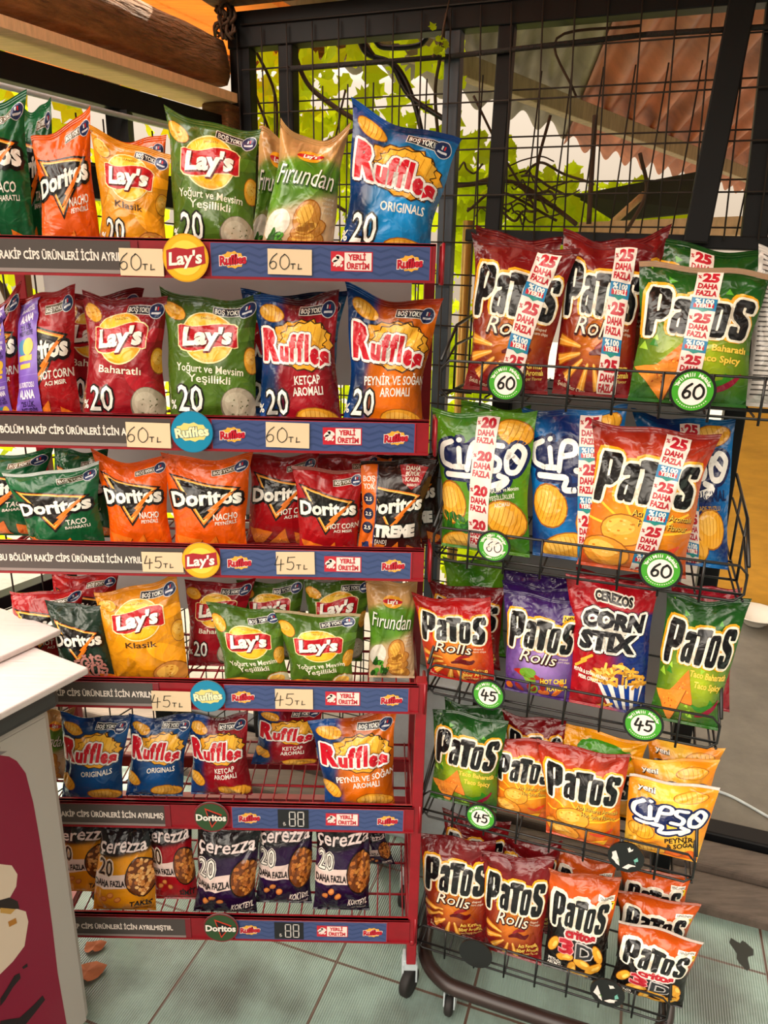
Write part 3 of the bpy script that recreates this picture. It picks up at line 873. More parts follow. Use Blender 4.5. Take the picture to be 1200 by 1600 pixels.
def d_cornstix():
    a = Art()
    r_, b_, n_ = lin('#a80e1c'), lin('#122c74'), lin('#7a0c16')
    def bgf(x, y):
        f = 1 / (1 + exp(-(x * 0.9 - 0.6 + (6 - y) * -0.1) * 3)) * (1 if y < 11.2 else 0)
        g = 0.85 + 0.15 * sin(3 * x) * sin(2 * y)
        return tuple((r_[i] * (1 - f) + b_[i] * f) * g for i in range(3))
    logo(a, 'ÇEREZOS', 0.4, 12.2, 0.85, 4.2, '#14100e', ((0.16, '#efe6d8', 0, 0),), off=0.06, z=6)
    logo(a, 'CORN', 0.4, 9.9, 1.55, 7.2, '#14141a', ((0.36, '#14141a', 0, 0), (0.26, '#f2ece0', 0, 0)), rot=2, off=0.07, shear=0.2, z=8)
    logo(a, 'STIX', -0.1, 7.7, 1.7, 6.8, '#14141a', ((0.36, '#14141a', 0, 0), (0.26, '#f2ece0', 0, 0)), rot=2, off=0.07, shear=0.2, z=8)
    a.poly([(-1.2, 3.2), (4.6, 3.6), (3.6, 0.0), (0.6, 0.0)], '#e8e4dc', 2)
    for k in range(4):
        x = -0.7 + k * 1.4
        a.poly([(x, 3.25 + 0.05 * k), (x + 0.7, 3.3 + 0.05 * k), (1.2 + k * 0.75 + 0.35, 0), (1.2 + k * 0.75 - 0.1, 0)], '#173a8c', 3)
    rr = random.Random(3)
    for k in range(46):
        x = rr.uniform(-1.6, 4.2); y = 3.4 + rr.uniform(0, 2.0) * (1 - ((x - 1.4) / 3.6) ** 2)
        t = rr.uniform(0, pi); L = rr.uniform(0.6, 1.0)
        a.ribbon([(x - L * cos(t), y - L * 0.5 * sin(t)), (x, y + 0.1), (x + L * cos(t), y + L * 0.5 * sin(t))], 0.3, rr.choice(['#e6a836', '#f2c65a', '#c98a22']), 4 + k % 3)
    for k, (x, y) in enumerate([(-3.4, 4.9), (-2.6, 5.6), (-1.0, 0.4), (0.0, 0.6)]): a.ribbon([(x - 0.7, y - 0.4), (x + 0.7, y + 0.4)], 0.3, '#e6a836', 4, smooth=False)
    a.text('PEYNİR & SOĞAN AROMALI', -2.1, 4.0, 0.36, '#f3eadc', w=4.4, off=0.03, rot=-4, z=7); a.text('MISIR ÇEREZİ', -2.4, 3.4, 0.36, '#f3eadc', w=2.6, off=0.03, rot=-4, z=7)
    return a, bgf

def d_cerezos():
    a = Art()
    r_ = lin('#a01226')
    def bgf(x, y): return tuple(c * (0.85 + 0.15 * sin(2 * x)) for c in r_)
    logo(a, 'ÇEREZOS', 0.2, 11.4, 1.1, 5.4, '#14100e', ((0.18, '#d8b8a8', 0, 0),), off=0.06, z=6)
    for i in range(5):
        for j in range(8): a.ell(3.0 + j * 0.24, 11.6 + i * 0.3 + 0.15 * (j % 2), 0.06, 0.06, '#e8a0a0', 2, n=6)
    a.ell(0, 6, 4, 3, '#e0a030', 2)
    return a, bgf

def d_cerezza(kind):
    a = Art()
    c1 = {'purple': '#2b0f3c', 'yellow': '#ee9a14', 'red': '#a80f1c'}[kind]
    c = lin(c1); k = lin('#131015')
    def bgf(x, y):
        e = 9.7 + 0.12 * x
        f = 1 / (1 + exp(-(y - e) * 8))
        d = 0.55 if (kind == 'purple' and y < 3.5) else 1
        return tuple(c[i] * (1 - f) * d * (0.85 + 0.15 * sin(x)) + k[i] * f for i in range(3))
    a.poly([(-5, 4.4), (5, 5.2), (5, 7.6), (-5, 6.6)], '#e9cdc4', 2)
    a.text('DAHA FAZLA', -1.9, 5.6, 0.95, '#1a1416', w=5.4, off=0.03, rot=3, z=12)
    logo(a, '20', -2.9, 8.0, 2.5, 2.7, '#f1e7dc' if kind == 'purple' else '#1a1416', ((0.26, '#f1e7dc', 0, 0), (0.14, '#1a1416' if kind == 'purple' else '#c9a080', 0, 0)), off=0.0, z=7)
    rr = random.Random(9)
    a.ell(3.2, 6.4, 2.45, 3.1, '#1c1210', 5); 
    cs = ['#b8682a', '#d08a40', '#8a4a1c', '#c47a34'] if kind != 'yellow' else ['#d89048', '#e8ac64', '#b86a2c', '#f0bc78']
    a.ell(3.2, 6.4, 2.25, 2.9, '#6a3512', 6)
    for q in range(60):
        t = rr.uniform(0, 2 * pi); d = sqrt(rr.random())
        a.ell(3.2 + 2.0 * d * cos(t), 6.4 + 2.65 * d * sin(t), 0.34, 0.26, rr.choice(cs), 7 + q % 2, rr.uniform(0, 180), 8)
    logo(a, 'çerezza', 0, 11.5, 2.1, 9.0, '#f0dcd8', ((0.05, '#f0dcd8', 0, 0),), off=0.0, rot=2, shear=0.08, z=6)
    for (x, y) in [(-1.8, 3.6), (-2.9, 2.9), (-0.6, 2.9)]: a.ell(x, y, 0.6, 0.45, '#b8602a', 4, 20, 12); a.ell(x, y + 0.05, 0.45, 0.3, '#d88a44', 5, 20, 10)
    a.text({'purple': 'KOKTEYL', 'yellow': 'TAKİS', 'red': 'SİMİT'}[kind], 2.9, 1.9, 0.9, '#e8d8cc' if kind == 'purple' else '#1a1416', w=3.4, off=0.03, shear=0.2, z=5)
    a.text('cips kokteyl', 3.0, 1.0, 0.3, '#c9b8b0' if kind == 'purple' else '#5a3a10', w=2.6, z=4)
    return a, bgf

def d_disc():
    a = Art(); y_ = lin('#f0a010')
    a.ell(0.5, 11.0, 3.2, 1.9, '#3f8a1c', 2); a.ell(0.5, 11.0, 2.4, 1.3, '#4f9a22', 3); a.ell(3.2, 12.4, 0.9, 0.4, '#f0c050', 4, -10)
    patos_word(a, 6.0)
    return a, (lambda x, y: tuple(c * (0.9 + 0.1 * sin(x + y)) for c in y_))

def d_backside():
    a = Art()
    def bgf(x, y):
        f = 1 / (1 + exp(-(x + 0.5) * 3)); p, q = lin('#b8b2ac'), lin('#6a1230')
        return tuple(p[i] * (1 - f) + q[i] * f for i in range(3))
    for i in range(30): a.rect(-4.2, 1.0 + i * 0.42, -1.4, 1.12 + i * 0.42, '#4a4644', 2)
    return a, bgf

def x_degis(a):
    a.text('DEĞİŞ', 0.6, 4.1, 1.5, '#c98a80', w=6.2, off=0.05, rot=10, z=7, shear=0.15); a.text('TOKUŞ', 0.8, 2.4, 1.5, '#c98a80', w=6.6, off=0.05, rot=10, z=7, shear=0.15)

def x_extreme(a):
    a.rect(-5, 0, -2.7, 14, '#d8641a', 9); a.rect(-2.75, 0, -2.55, 14, '#22305a', 9)
    a.text('BOŞ', -3.8, 11.6, 0.7, '#e9d8c8', w=1.7, off=0.03, z=10); a.text('YOK', -3.8, 10.6, 0.7, '#e9d8c8', w=1.7, off=0.03, z=10)
    for y in (8.9, 6.8, 4.8):
        a.ell(-3.85, y, 0.85, 0.85, '#1d2440', 10); a.text('25₺' if False else '2.5', -3.85, y, 0.5, '#e9e2d4', w=1.0, off=0.02, z=11)
    a.rect(-4.4, 1.0, -3.2, 2.6, '#1d2f5a', 10, 8)
    a.poly([(0.3, 13.3), (4.2, 13.0), (3.4, 10.6), (2.2, 10.0), (0.9, 11.0)], '#a8262a', 4)
    for i, l in enumerate(['DAHA', 'BÜYÜK', 'KALIR', 'BAHARATLI']): a.text(l, 2.2, 12.7 - i * 0.7, 0.5 if i < 3 else 0.3, '#efe4d4', w=2.0 if i < 3 else 1.4, off=0.03, rot=-5, z=5)
    logo(a, 'XTREME', -0.4, 4.4, 1.5, 8.0, '#e9e2d8', ((0.2, '#100c0c', 0, 0),), off=0.07, z=8)
    a.text('[AND]', -1.5, 2.8, 0.6, '#d8cfc4', w=1.8, off=0.02, z=6)

# promotional strips, drawn in the canvas of the bag
def strip_art(kind, x0, y0, x1, y1, w_):
    w_ = w_ * (1.22 if kind != 'purple' else 1.0)
    a = Art()
    L = hypot(x1 - x0, y1 - y0)
    b = Art()
    b.rect(-w_ / 2, 0, w_ / 2, L, '#ead9cf' if kind != 'purple' else '#7a58b8', 1)
    y = L; k = w_ / 2.0
    i = 0
    while y > 0:
        if kind == 'purple':
            b.rect(-w_ / 2, y - 0.03, w_ / 2, y + 0.03, '#9a80d0', 2)
            b.text('BU DORITOSU', 0, y - 0.5 * k, 0.26 * k, '#f4ecf8', w=1.4 * k, off=0.02, z=3)
            b.text('ALANA', 0, y - 1.0 * k, 0.42 * k, '#f4ecf8', w=1.25 * k, off=0.04, z=3)
            b.text("'25 LİK", 0, y - 1.5 * k, 0.26 * k, '#2a1a50', w=1.1 * k, off=0.02, z=3); b.text('PAKET HEDİYE', 0, y - 1.85 * k, 0.26 * k, '#2a1a50', w=1.3 * k, off=0.02, z=3)
            b.ell(-0.2 * k, y - 2.6 * k, 0.5 * k, 0.42 * k, '#3a80a8', 3); b.ell(0.25 * k, y - 2.6 * k, 0.42 * k, 0.46 * k, '#e8b83a', 4)
            b.rect(-0.6 * k, y - 3.35 * k, 0.6 * k, y - 3.05 * k, '#e8b83a', 3); b.rect(-0.5 * k, y - 3.75 * k, 0.5 * k, y - 3.5 * k, '#e8b83a', 3)
            y -= 4.1 * k
        else:
            n = '25' if kind == '25' else '20'
            b.text(n, 0.12 * k, y - 0.62 * k, 0.82 * k, '#b31a2c', w=1.35 * k, off=0.06, z=3)
            b.text('%', -0.78 * k, y - 0.62 * k, 0.32 * k, '#b31a2c', w=0.3 * k, off=0.03, z=3)
            b.text('DAHA', 0, y - 1.55 * k, 0.52 * k, '#b31a2c', w=1.6 * k, off=0.05, z=3)
            b.text('FAZLA', 0, y - 2.3 * k, 0.52 * k, '#b31a2c', w=1.65 * k, off=0.05, z=3)
            y -= 2.85 * k
            if kind == '25':
                b.rect(-w_ / 2, y - 1.25 * k, w_ / 2, y, '#1a78a8', 2)
                b.text('%100', 0, y - 0.32 * k, 0.42 * k, '#f2ece4', w=1.5 * k, off=0.04, z=3)
                b.rect(-0.8 * k, y - 1.0 * k, 0.8 * k, y - 0.58 * k, '#c02030', 3, 3)
                b.text('YERLİ', 0, y - 0.8 * k, 0.36 * k, '#f6efe4', w=1.4 * k, off=0.04, z=4)
                b.poly([(-0.85 * k, y - 1.06 * k), (0.85 * k, y - 1.06 * k), (0.4 * k, y - 1.25 * k), (0, y - 1.45 * k), (-0.4 * k, y - 1.25 * k)], '#2a8a80', 3)
                y -= 1.45 * k
            else: y -= 0.35 * k
        i += 1
    b.el = [e for e in b.el if e[0][:, 1].max() > 0]
    ang = math.degrees(atan2(y1 - y0, x1 - x0)) - 90
    a.put(b, x0, y0, 1, ang)
    return a

# ------------------------------------------------------------ the filled pouch
NU, NV = 24, 30
_des = {}
def design(key):
    if key in _des: return _des[key]
    t = {
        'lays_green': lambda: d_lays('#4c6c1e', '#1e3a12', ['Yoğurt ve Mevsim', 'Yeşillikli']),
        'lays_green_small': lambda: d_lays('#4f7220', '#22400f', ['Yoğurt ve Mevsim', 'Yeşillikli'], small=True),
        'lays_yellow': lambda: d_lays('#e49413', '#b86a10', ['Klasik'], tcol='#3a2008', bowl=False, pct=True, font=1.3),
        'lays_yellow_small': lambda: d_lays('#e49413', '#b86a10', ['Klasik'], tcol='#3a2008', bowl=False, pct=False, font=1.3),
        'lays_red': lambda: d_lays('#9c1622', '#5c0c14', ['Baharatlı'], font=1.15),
        'ruffles_blue': lambda: d_ruffles('#1690d8', ['ORIGINALS'], dark_right='#0c2c66'),
        'ruffles_blue_small': lambda: d_ruffles('#12508f', ['ORIGINALS'], pct=False, dark_right='#0c2c66'),
        'ruffles_red': lambda: d_ruffles('#a31322', ['KETÇAP', 'AROMALI'], dark_right='#5c0d1c'),
        'ruffles_red_small': lambda: d_ruffles('#a31322', ['KETÇAP', 'AROMALI'], pct=False, dark_right='#5c0d1c'),
        'ruffles_orange': lambda: d_ruffles('#e8720f', ['PEYNİR VE SOĞAN', 'AROMALI'], dark_right='#c03410'),
        'ruffles_orange_small': lambda: d_ruffles('#e8720f', ['PEYNİR VE SOĞAN', 'AROMALI'], pct=False, dark_right='#c8500f'),
        'doritos_green': lambda: d_doritos('#0f5c32', '#0a3a20', ['TACO', 'BAHARATLI']),
        'doritos_orange': lambda: d_doritos('#ea5c08', '#c03808', ['NACHO', 'PEYNİRLİ']),
        'doritos_red': lambda: d_doritos('#a81018', '#600a0e', ['HOT CORN', 'ACI MISIR']),
        'doritos_swap': lambda: d_doritos('#1d3326', '#0c1f2c', [], extra=x_degis, bos=False),
        'doritos_dark': lambda: d_doritos('#2a1512', '#6a0f12', [], extra=x_extreme, bos=False),
        'firundan': d_firundan,
        'rolls': lambda: d_patos('rolls'), 'rolls_red': lambda: d_patos('red'), 'rolls_purple': lambda: d_patos('purple'),
        'taco': lambda: d_patos('taco'), 'hot': lambda: d_patos('hot'), 'critos': d_critos,
        'cipso_green': lambda: d_cipso('green'), 'cipso_blue': lambda: d_cipso('blue'), 'cipso_orange': lambda: d_cipso('orange'),
        'cornstix': d_cornstix, 'green_disc': d_disc, 'cerezos': d_cerezos, 'backside': d_backside,
        'cerezza_purple': lambda: d_cerezza('purple'), 'cerezza_yellow': lambda: d_cerezza('yellow'), 'cerezza_red': lambda: d_cerezza('red'),
    }
    a, bgf = t[key]()
    V, fs, fc = cut_grid(a.el, -5, 5, 0.35, 13.45, NU, NV)
    _des[key] = (V, fs, fc, bgf)
    return _des[key]

def sstep(x): x = np.clip(x, 0, 1); return x * x * (3 - 2 * x)

def make_bag(name, key, BL, BR, TL, TR, T, seed, label, cat, group=None, strip=None, flap=None, dip=0.05, waist=0.06, ears=0.0, plain=False):
    """pillow pouch with crimped seals. BL..TR: world corners of the flat pouch; T: half thickness"""
    BL, BR, TL, TR = [np.array(p, float) for p in (BL, BR, TL, TR)]
    rng = np.random.RandomState(seed)
    O = (BL + BR) / 2
    hx = (BR - BL); hx /= np.linalg.norm(hx)
    up = (TL + TR) / 2 - O
    n = np.cross(hx, up); n /= np.linalg.norm(n)          # towards the shopper
    W = np.linalg.norm(BR - BL); Hh = np.linalg.norm(up)
    s0, s1 = 0.35 / 14, 1 - 0.55 / 14                       # body between the two seals
    cre = []
    for k in range(13):
        c = rng.choice(4)
        u0, v0 = [(-1, 0.03), (1, 0.03), (-1, 0.95), (1, 0.95)][c]
        ang = atan2((0.5 - v0) * 1.6, -u0) + rng.uniform(-0.55, 0.55)
        cre.append((u0, v0 * 1.6, cos(ang), sin(ang), rng.uniform(0.028, 0.06), rng.uniform(0.4, 1.0) * rng.choice([-1, -1, 1]), rng.uniform(0.5, 1.1)))
    for k in range(5):
        u0 = rng.uniform(-0.9, 0.9); v0 = rng.choice([0.02, 0.96, 0.96])
        ang = (pi / 2 if v0 < 0.5 else -pi / 2) + rng.uniform(-0.5, 0.5)
        cre.append((u0, v0 * 1.6, cos(ang), sin(ang), rng.uniform(0.03, 0.06), rng.uniform(-1, 0.6), rng.uniform(0.3, 0.6)))
    ph = rng.uniform(0, 6.28, 8)
    bx = rng.uniform(-0.25, 0.25)
    def flat(u, v):
        q = (u + 1) / 2
        P = (BL[None] * ((1 - q) * (1 - v))[:, None] + BR[None] * (q * (1 - v))[:, None] + TL[None] * ((1 - q) * v)[:, None] + TR[None] * (q * v)[:, None])
        m = np.sin(pi * np.clip(v, 0, 1)) ** 0.8
        side = 1 + 0.25 * np.sin(3 * pi * v + ph[0])
        P = P - hx[None] * (u * np.abs(u) * waist * W * m * side / 1.0)[:, None]
        topw = sstep((v - 0.55) / 0.45)
        P = P - (up / Hh)[None] * (dip * Hh * topw * (1 - (u - bx) ** 2 * 0.9).clip(0, 1))[:, None]
        P = P + (up / Hh)[None] * (0.012 * Hh * topw * np.sin(5 * u + ph[1]))[:, None]
        return P
    def prof(u, v):
        t = np.clip((v - s0) / (s1 - s0), 0, 1)
        a = (np.sin(pi * np.clip(t, 0, 1) ** 0.82)).clip(0, 1) ** 0.55
        b = (1 - np.abs(u) ** 2.6).clip(0, 1) ** 0.75
        return a * b
    def wr(u, v, amp):
        f = np.zeros_like(u)
        for (u0, v0, dx, dy, wd, am, L) in cre:
            X, Y = u - u0, v * 1.6 - v0
            s_ = X * dx + Y * dy; p = np.abs(-X * dy + Y * dx)
            wd2 = wd * (0.6 + s_.clip(0, 2))
            f += am * np.exp(-(p / wd2) ** 1.6) * (s_ > -0.05) * np.exp(-(s_ / L) ** 2)
        f += 0.45 * np.sin(3.1 * u + 2.2 * v * 3 + ph[2]) * np.sin(4.0 * v + 1.3 * u + ph[3])
        f += 0.5 * np.exp(-(1 - v) / 0.10) * np.sin(13 * u + ph[4]) + 0.4 * np.exp(-v / 0.08) * np.sin(15 * u + ph[5])
        return f * amp
    gu, gv = np.meshgrid(np.linspace(-1, 1, NU + 1), np.linspace(0.35 / 14, 13.45 / 14, NV + 1))
    gu = gu.ravel(); gv = gv.ravel()
    edge = ((1 - np.abs(gu) ** 6) * np.clip((gv - s0) / 0.05, 0, 1) * np.clip((s1 - gv) / 0.05, 0, 1))
    disp = T * prof(gu, gv) + wr(gu, gv, 0.0086 * min(1.2, W / 0.13)) * edge
    Pf = flat(gu, gv)
    tw = 0.006 * np.sin(2.2 * gu + ph[6]) * sstep((gv - 0.75) / 0.25)       # the top seal waves to and fro
    Fr = Pf + n[None] * (disp + tw)[:, None]
    Bk = Pf - n[None] * (T * 0.85 * prof(gu, gv) - tw)[:, None]
    nx, ny = NU + 1, NV + 1
    G = Fr.reshape(ny, nx, 3)
    du = np.gradient(G, axis=1); dv = np.gradient(G, axis=0)
    Nn = np.cross(du, dv); Nn /= (np.linalg.norm(Nn, axis=2, keepdims=True) + 1e-12)
    V, fs, fc, bgf = design(key)
    root = thing(name, label, cat, O, group)
    # body: front grid, back grid, artwork
    vs = [p - O for p in Fr] + [p - O for p in Bk]
    nb = nx * ny
    faces = []; cc = []
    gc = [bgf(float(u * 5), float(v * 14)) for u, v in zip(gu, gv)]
    idx = lambda i, j: j * nx + i
    for j in range(NV):
        for i in range(NU):
            q0, q1, q2, q3 = idx(i, j), idx(i + 1, j), idx(i + 1, j + 1), idx(i, j + 1)
            for f in ((q0, q1, q2), (q0, q2, q3)):
                faces.append(f)
                for q in f: cc += [*gc[q], 1.0]
                faces.append(tuple(q + nb for q in f[::-1]))
                for q in f[::-1]: cc += [gc[q][0] * 0.7, gc[q][1] * 0.7, gc[q][2] * 0.7, 1.0]
    def rim(a, b, flip):
        f = (a, b, b + nb, a + nb)
        if flip: f = f[::-1]
        faces.append(f)
        for q in f: 
            g = gc[q % nb]; cc.extend([*g, 1.0])
    for j in range(NV):
        rim(idx(0, j), idx(0, j + 1), False); rim(idx(NU, j), idx(NU, j + 1), True)
    for i in range(NU):
        rim(idx(i, 0), idx(i + 1, 0), True); rim(idx(i, NV), idx(i + 1, NV), False)
    Nb = -Nn.reshape(-1, 3)
    norms = list(Nn.reshape(-1, 3)) + list(Nb)
    def onbag(x, y, lay, step=0.0002):
        fx = np.clip((x + 5) / 10 * NU, 0, NU - 1e-6); fy = np.clip((y - 0.35) / 13.1 * NV, 0, NV - 1e-6)
        i = fx.astype(int); j = fy.astype(int); a = (fx - i)[:, None]; b = (fy - j)[:, None]
        lo = a >= b
        def bl(A):
            p00, p10, p01, p11 = A[j, i], A[j, i + 1], A[j + 1, i], A[j + 1, i + 1]
            return np.where(lo, p00 * (1 - a) + p10 * (a - b) + p11 * b, p00 * (1 - b) + p01 * (b - a) + p11 * a)
        P, N_ = bl(G), bl(Nn)
        N_ = N_ / (np.linalg.norm(N_, axis=1, keepdims=True) + 1e-12)
        return P + N_ * (0.00015 + step * lay)[:, None], N_
    if len(V) and not plain:
        P, N_ = onbag(V[:, 0], V[:, 1], V[:, 2])
        b0 = len(vs)
        vs += [p - O for p in P]; norms += list(N_)
        for f, c in zip(fs, fc):
            faces.append(tuple(i + b0 for i in f)); cc += [c[0], c[1], c[2], 1.0] * len(f)
    mesh_cols('pouch', vs, faces, None, M_FILM, root, percorner=cc, normals=norms, smooth=True)
    # crimped seals
    for which in ('top_seal', 'bottom_seal'):
        rows = 5
        v0, v1 = (13.45 / 14, 1.0) if which == 'top_seal' else (0.0, 0.35 / 14)
        sv = []; sf = []; sc = []
        uu = np.linspace(-1, 1, NU + 1)
        for r in range(rows + 1):
            v = v0 + (v1 - v0) * r / rows
            P = flat(uu, np.full(NU + 1, v)) + n[None] * (0.006 * np.sin(2.2 * uu + ph[6]) * sstep((np.full(NU + 1, v) - 0.75) / 0.25) + 0.0007 * (r % 2) + (0.0015 if flap and which == 'top_seal' else 0))[:, None]
            sv += [p - O for p in P]
        for r in range(rows + 1):
            sv += [sv[r * nx + i] - n * 0.0009 for i in range(nx)]
        k2 = (rows + 1) * nx
        def scol(x, y):
            g = bgf(x, y) if not (flap and which == 'top_seal') else lin(flap)
            return [g[0], g[1], g[2], 1.0]
        carr = []
        for r in range(rows):
            for i in range(NU):
                f = (r * nx + i, r * nx + i + 1, (r + 1) * nx + i + 1, (r + 1) * nx + i)
                sf.append(f); sf.append(tuple(q + k2 for q in f[::-1]))
                for _ in range(2):
                    for q in f: carr += scol(float(uu[q % nx] * 5), 13.9 if which == 'top_seal' else 0.2)
        for i in range(NU):
            for r in (0, rows):
                f = (r * nx + i, r * nx + i + 1, r * nx + i + 1 + k2, r * nx + i + k2)
                sf.append(f if r else f[::-1])
                for q in f: carr += scol(0.0, 13.9 if which == 'top_seal' else 0.2)
        mesh_cols(which, sv, sf, None, M_FILM, root, percorner=carr, smooth=False)
    if strip:
        kind, x0, y0, x1, y1, w_ = strip
        ak = ('s',) + strip
        if ak not in _des: _des[ak] = cut_grid(strip_art(*strip).el, -5, 5, 0.35, 13.45, NU, NV)
        V, fs2, fc2 = _des[ak]
        P, N_ = onbag(V[:, 0], V[:, 1], V[:, 2] + 11)
        o = mesh_cols('promotion_strip', [p - O for p in P], fs2, fc2, M_GLOSSPRINT, root, normals=list(N_), smooth=True)
        o['label'] = 'printed paper promotion strip running down the bag'
    return root

# ------------------------------------------------------------ the place: room axes
TH = radians(19)
D2 = np.array([cos(TH), -sin(TH), 0.0])         # along the back fence and the right rack
E2 = np.array([sin(TH), cos(TH), 0.0])          # away from the shopper
Z3 = np.array([0, 0, 1.0])
X3 = np.array([1.0, 0, 0]); Y3 = np.array([0, 1.0, 0])
L2 = np.array([sin(radians(29)), cos(radians(29)), 0.0])   # along the left side of the kiosk
FE = 2.0                                        # fence plane: P . E2 = FE
def room(a, b, z=0.0): return D2 * a + E2 * b + Z3 * z
def fence_pt(x, y, off=0.0): return on_plane(x, y, E2 * (FE + off), E2)

# floor: ribbed mint tiles with brown grout
fm = bpy.data.materials.new('ribbed_mint_floor_tiles'); fm.use_nodes = True
t = fm.node_tree; pb = t.nodes['Principled BSDF']
def N(tp, **k):
    n = t.nodes.new(tp)
    for a, b in k.items(): setattr(n, a, b)
    return n
def M2(op, a, b):
    n = N('ShaderNodeMath', operation=op)
    for i, q in enumerate((a, b)):
        if q is None: continue
        if isinstance(q, (int, float)): n.inputs[i].default_value = q
        else: t.links.new(q, n.inputs[i])
    return n.outputs[0]
tcn = N('ShaderNodeTexCoord'); sx = N('ShaderNodeSeparateXYZ'); t.links.new(tcn.outputs['Object'], sx.inputs[0])
def gl(o, off): return M2('LESS_THAN', M2('ABSOLUTE', M2('SUBTRACT', M2('FRACT', M2('DIVIDE', M2('SUBTRACT', o, off), 0.333), None), 0.5), None), 0.4905)
gm = M2('MULTIPLY', gl(sx.outputs[0], -0.874), gl(sx.outputs[1], 1.285))
nz = N('ShaderNodeTexNoise'); nz.inputs['Scale'].default_value = 5; nz.inputs['Detail'].default_value = 8; t.links.new(tcn.outputs['Object'], nz.inputs['Vector'])
rp = N('ShaderNodeValToRGB'); t.links.new(nz.outputs[0], rp.inputs[0])
rp.color_ramp.elements[0].position = 0.34; rp.color_ramp.elements[0].color = (*lin('#4f5852'), 1)
rp.color_ramp.elements[1].position = 0.60; rp.color_ramp.elements[1].color = (*lin('#7f958c'), 1)
mix = N('ShaderNodeMix', data_type='RGBA'); t.links.new(gm, mix.inputs[0]); mix.inputs[6].default_value = (*lin('#4f3a30'), 1); t.links.new(rp.outputs[0], mix.inputs[7])
t.links.new(mix.outputs[2], pb.inputs['Base Color'])
wv = N('ShaderNodeTexWave'); wv.bands_direction = 'X'; wv.inputs['Scale'].default_value = 55; wv.inputs['Distortion'].default_value = 0.3; t.links.new(tcn.outputs['Object'], wv.inputs['Vector'])
bp = N('ShaderNodeBump'); bp.inputs['Strength'].default_value = 0.35; bp.inputs['Distance'].default_value = 0.002; t.links.new(wv.outputs[0], bp.inputs['Height']); t.links.new(bp.outputs[0], pb.inputs['Normal'])
pb.inputs['Roughness'].default_value = 0.32
mb = MB()
mb.add([(-3, -2.5, 0), (4, -2.5, 0), (4, FE - 0.20, 0), (-3, FE - 0.20, 0), (-3, -2.5, -0.1), (4, -2.5, -0.1), (4, FE - 0.20, -0.1), (-3, FE - 0.20, -0.1)],
       [(0, 1, 2, 3), (7, 6, 5, 4), (0, 4, 5, 1), (1, 5, 6, 2), (2, 6, 7, 3), (3, 7, 4, 0)])
fl = mb.build('floor', fm); fl.rotation_euler = (0, 0, -TH); tag(fl, kind='structure')

# outdoor ground beyond the threshold
mb = MB()
mb.box(room(3.0, FE + 10.0, -0.06), 40, 20.0, 0.1, (D2, E2, Z3))
og = mb.build('ground', M_CONCRETE); tag(og, kind='structure')
# threshold: black steel sill and two timber sleepers
mb = MB(); mb.box(room(0.5, 2.05, 0.02), 5, 0.07, 0.09, (D2, E2, Z3), 0.006); tag(mb.build('trim_1', M_BLACK), kind='structure')
mb = MB(); mb.box(room(0.5, 1.95, 0.012), 5, 0.11, 0.07, (D2, E2, Z3), 0.008); tag(mb.build('trim_2', M_GREYWOOD), kind='structure')
mb = MB(); mb.box(room(0.5, 1.825, 0.004), 5, 0.13, 0.05, (D2, E2, Z3), 0.008); tag(mb.build('trim_3', M_GREYWOOD), kind='structure')

# unseen roof over the racks, added for its shade: boards, sheet and joists
mb = MB()
for k in range(14):
    p = room(0.9, 0.35 + 0.19 * k, 2.66)
    mb.box(p, 3.6, 0.165, 0.022, (D2, E2, Z3))
tag(mb.build('ceiling', M_BOARD), kind='structure')
mb = MB(); mb.box(room(1.1, 1.6, 2.715), 3.0, 3.0, 0.03, (D2, E2, Z3)); tag(mb.build('ceiling_sheet', M_GREYWOOD), kind='structure')
for k, a in enumerate((-0.95, 0.35, 1.55)):
    mb = MB(); mb.bar(room(a, 0.2, 2.61), room(a, 2.75, 2.61), 0.05, 0.075); tag(mb.build('trim_%d' % (4 + k), M_LOG), kind='structure')

# back fence of black steel: posts, beams, wire mesh
C0 = fence_pt(378, 150)                                   # corner of the kiosk
fence = thing('steel_fence', 'black steel fence with two layers of rusty wire mesh behind both racks', 'fence', room(np.dot(C0, D2), FE, 0))
def fbar(x0, y0, x1, y1, wpx, name='post', m=M_BLACK, off=0.0, dep=0.05):
    p, q = fence_pt(x0, y0, off), fence_pt(x1, y1, off)
    wd = wpx / F_PX * np.dot((p + q) / 2 - CAM, cF)
    b = MB(); b.bar(p, q, wd, dep, up=E2 if True else Z3, bev=0.003)
    return b.build(name, m, fence)
def bar_up(p, q, wd, dep, name, m, parent):
    b = MB(); b.bar(p, q, dep, wd, up=np.cross(E2, (q - p) / np.linalg.norm(q - p)), bev=0.003)
    return b.build(name, m, parent)
def post(xt, yt, xb=None, wd=0.048, name='post', off=0.0, zb=0.03, m=M_BLACK):
    p = fence_pt(xt, yt, off); p = np.array(p)
    if xb is None: q = np.array([p[0], p[1], zb])
    else:
        q = fence_pt(*xb, off); q = p + (q - p) * (p[2] - zb) / (p[2] - q[2])
    return bar_up(q, p, wd, 0.04, name, m, fence)
ZB0 = fence_pt(1000, 380)[2]
post(378, 40, wd=0.06); post(450, 50, wd=0.042); post(712, 32, wd=0.04, m=M_LITBLACK); post(796, 10, (772, 340), 0.038, zb=ZB0)
post(1166, -30, (1092, 350), 0.055, off=-0.03, zb=ZB0); post(1222, -20, (1180, 350), 0.055, zb=ZB0)
def hbeam(x0, y0, x1, y1, wd, name, off=0.0, dep=0.05, m=M_BLACK):
    p, q = fence_pt(x0, y0, off), fence_pt(x1, y1, off)
    return bar_up(p, q, wd, dep, name, m, fence)
zt = fence_pt(455, 44)[2]
hb = MB(); a0 = np.dot(C0, D2)
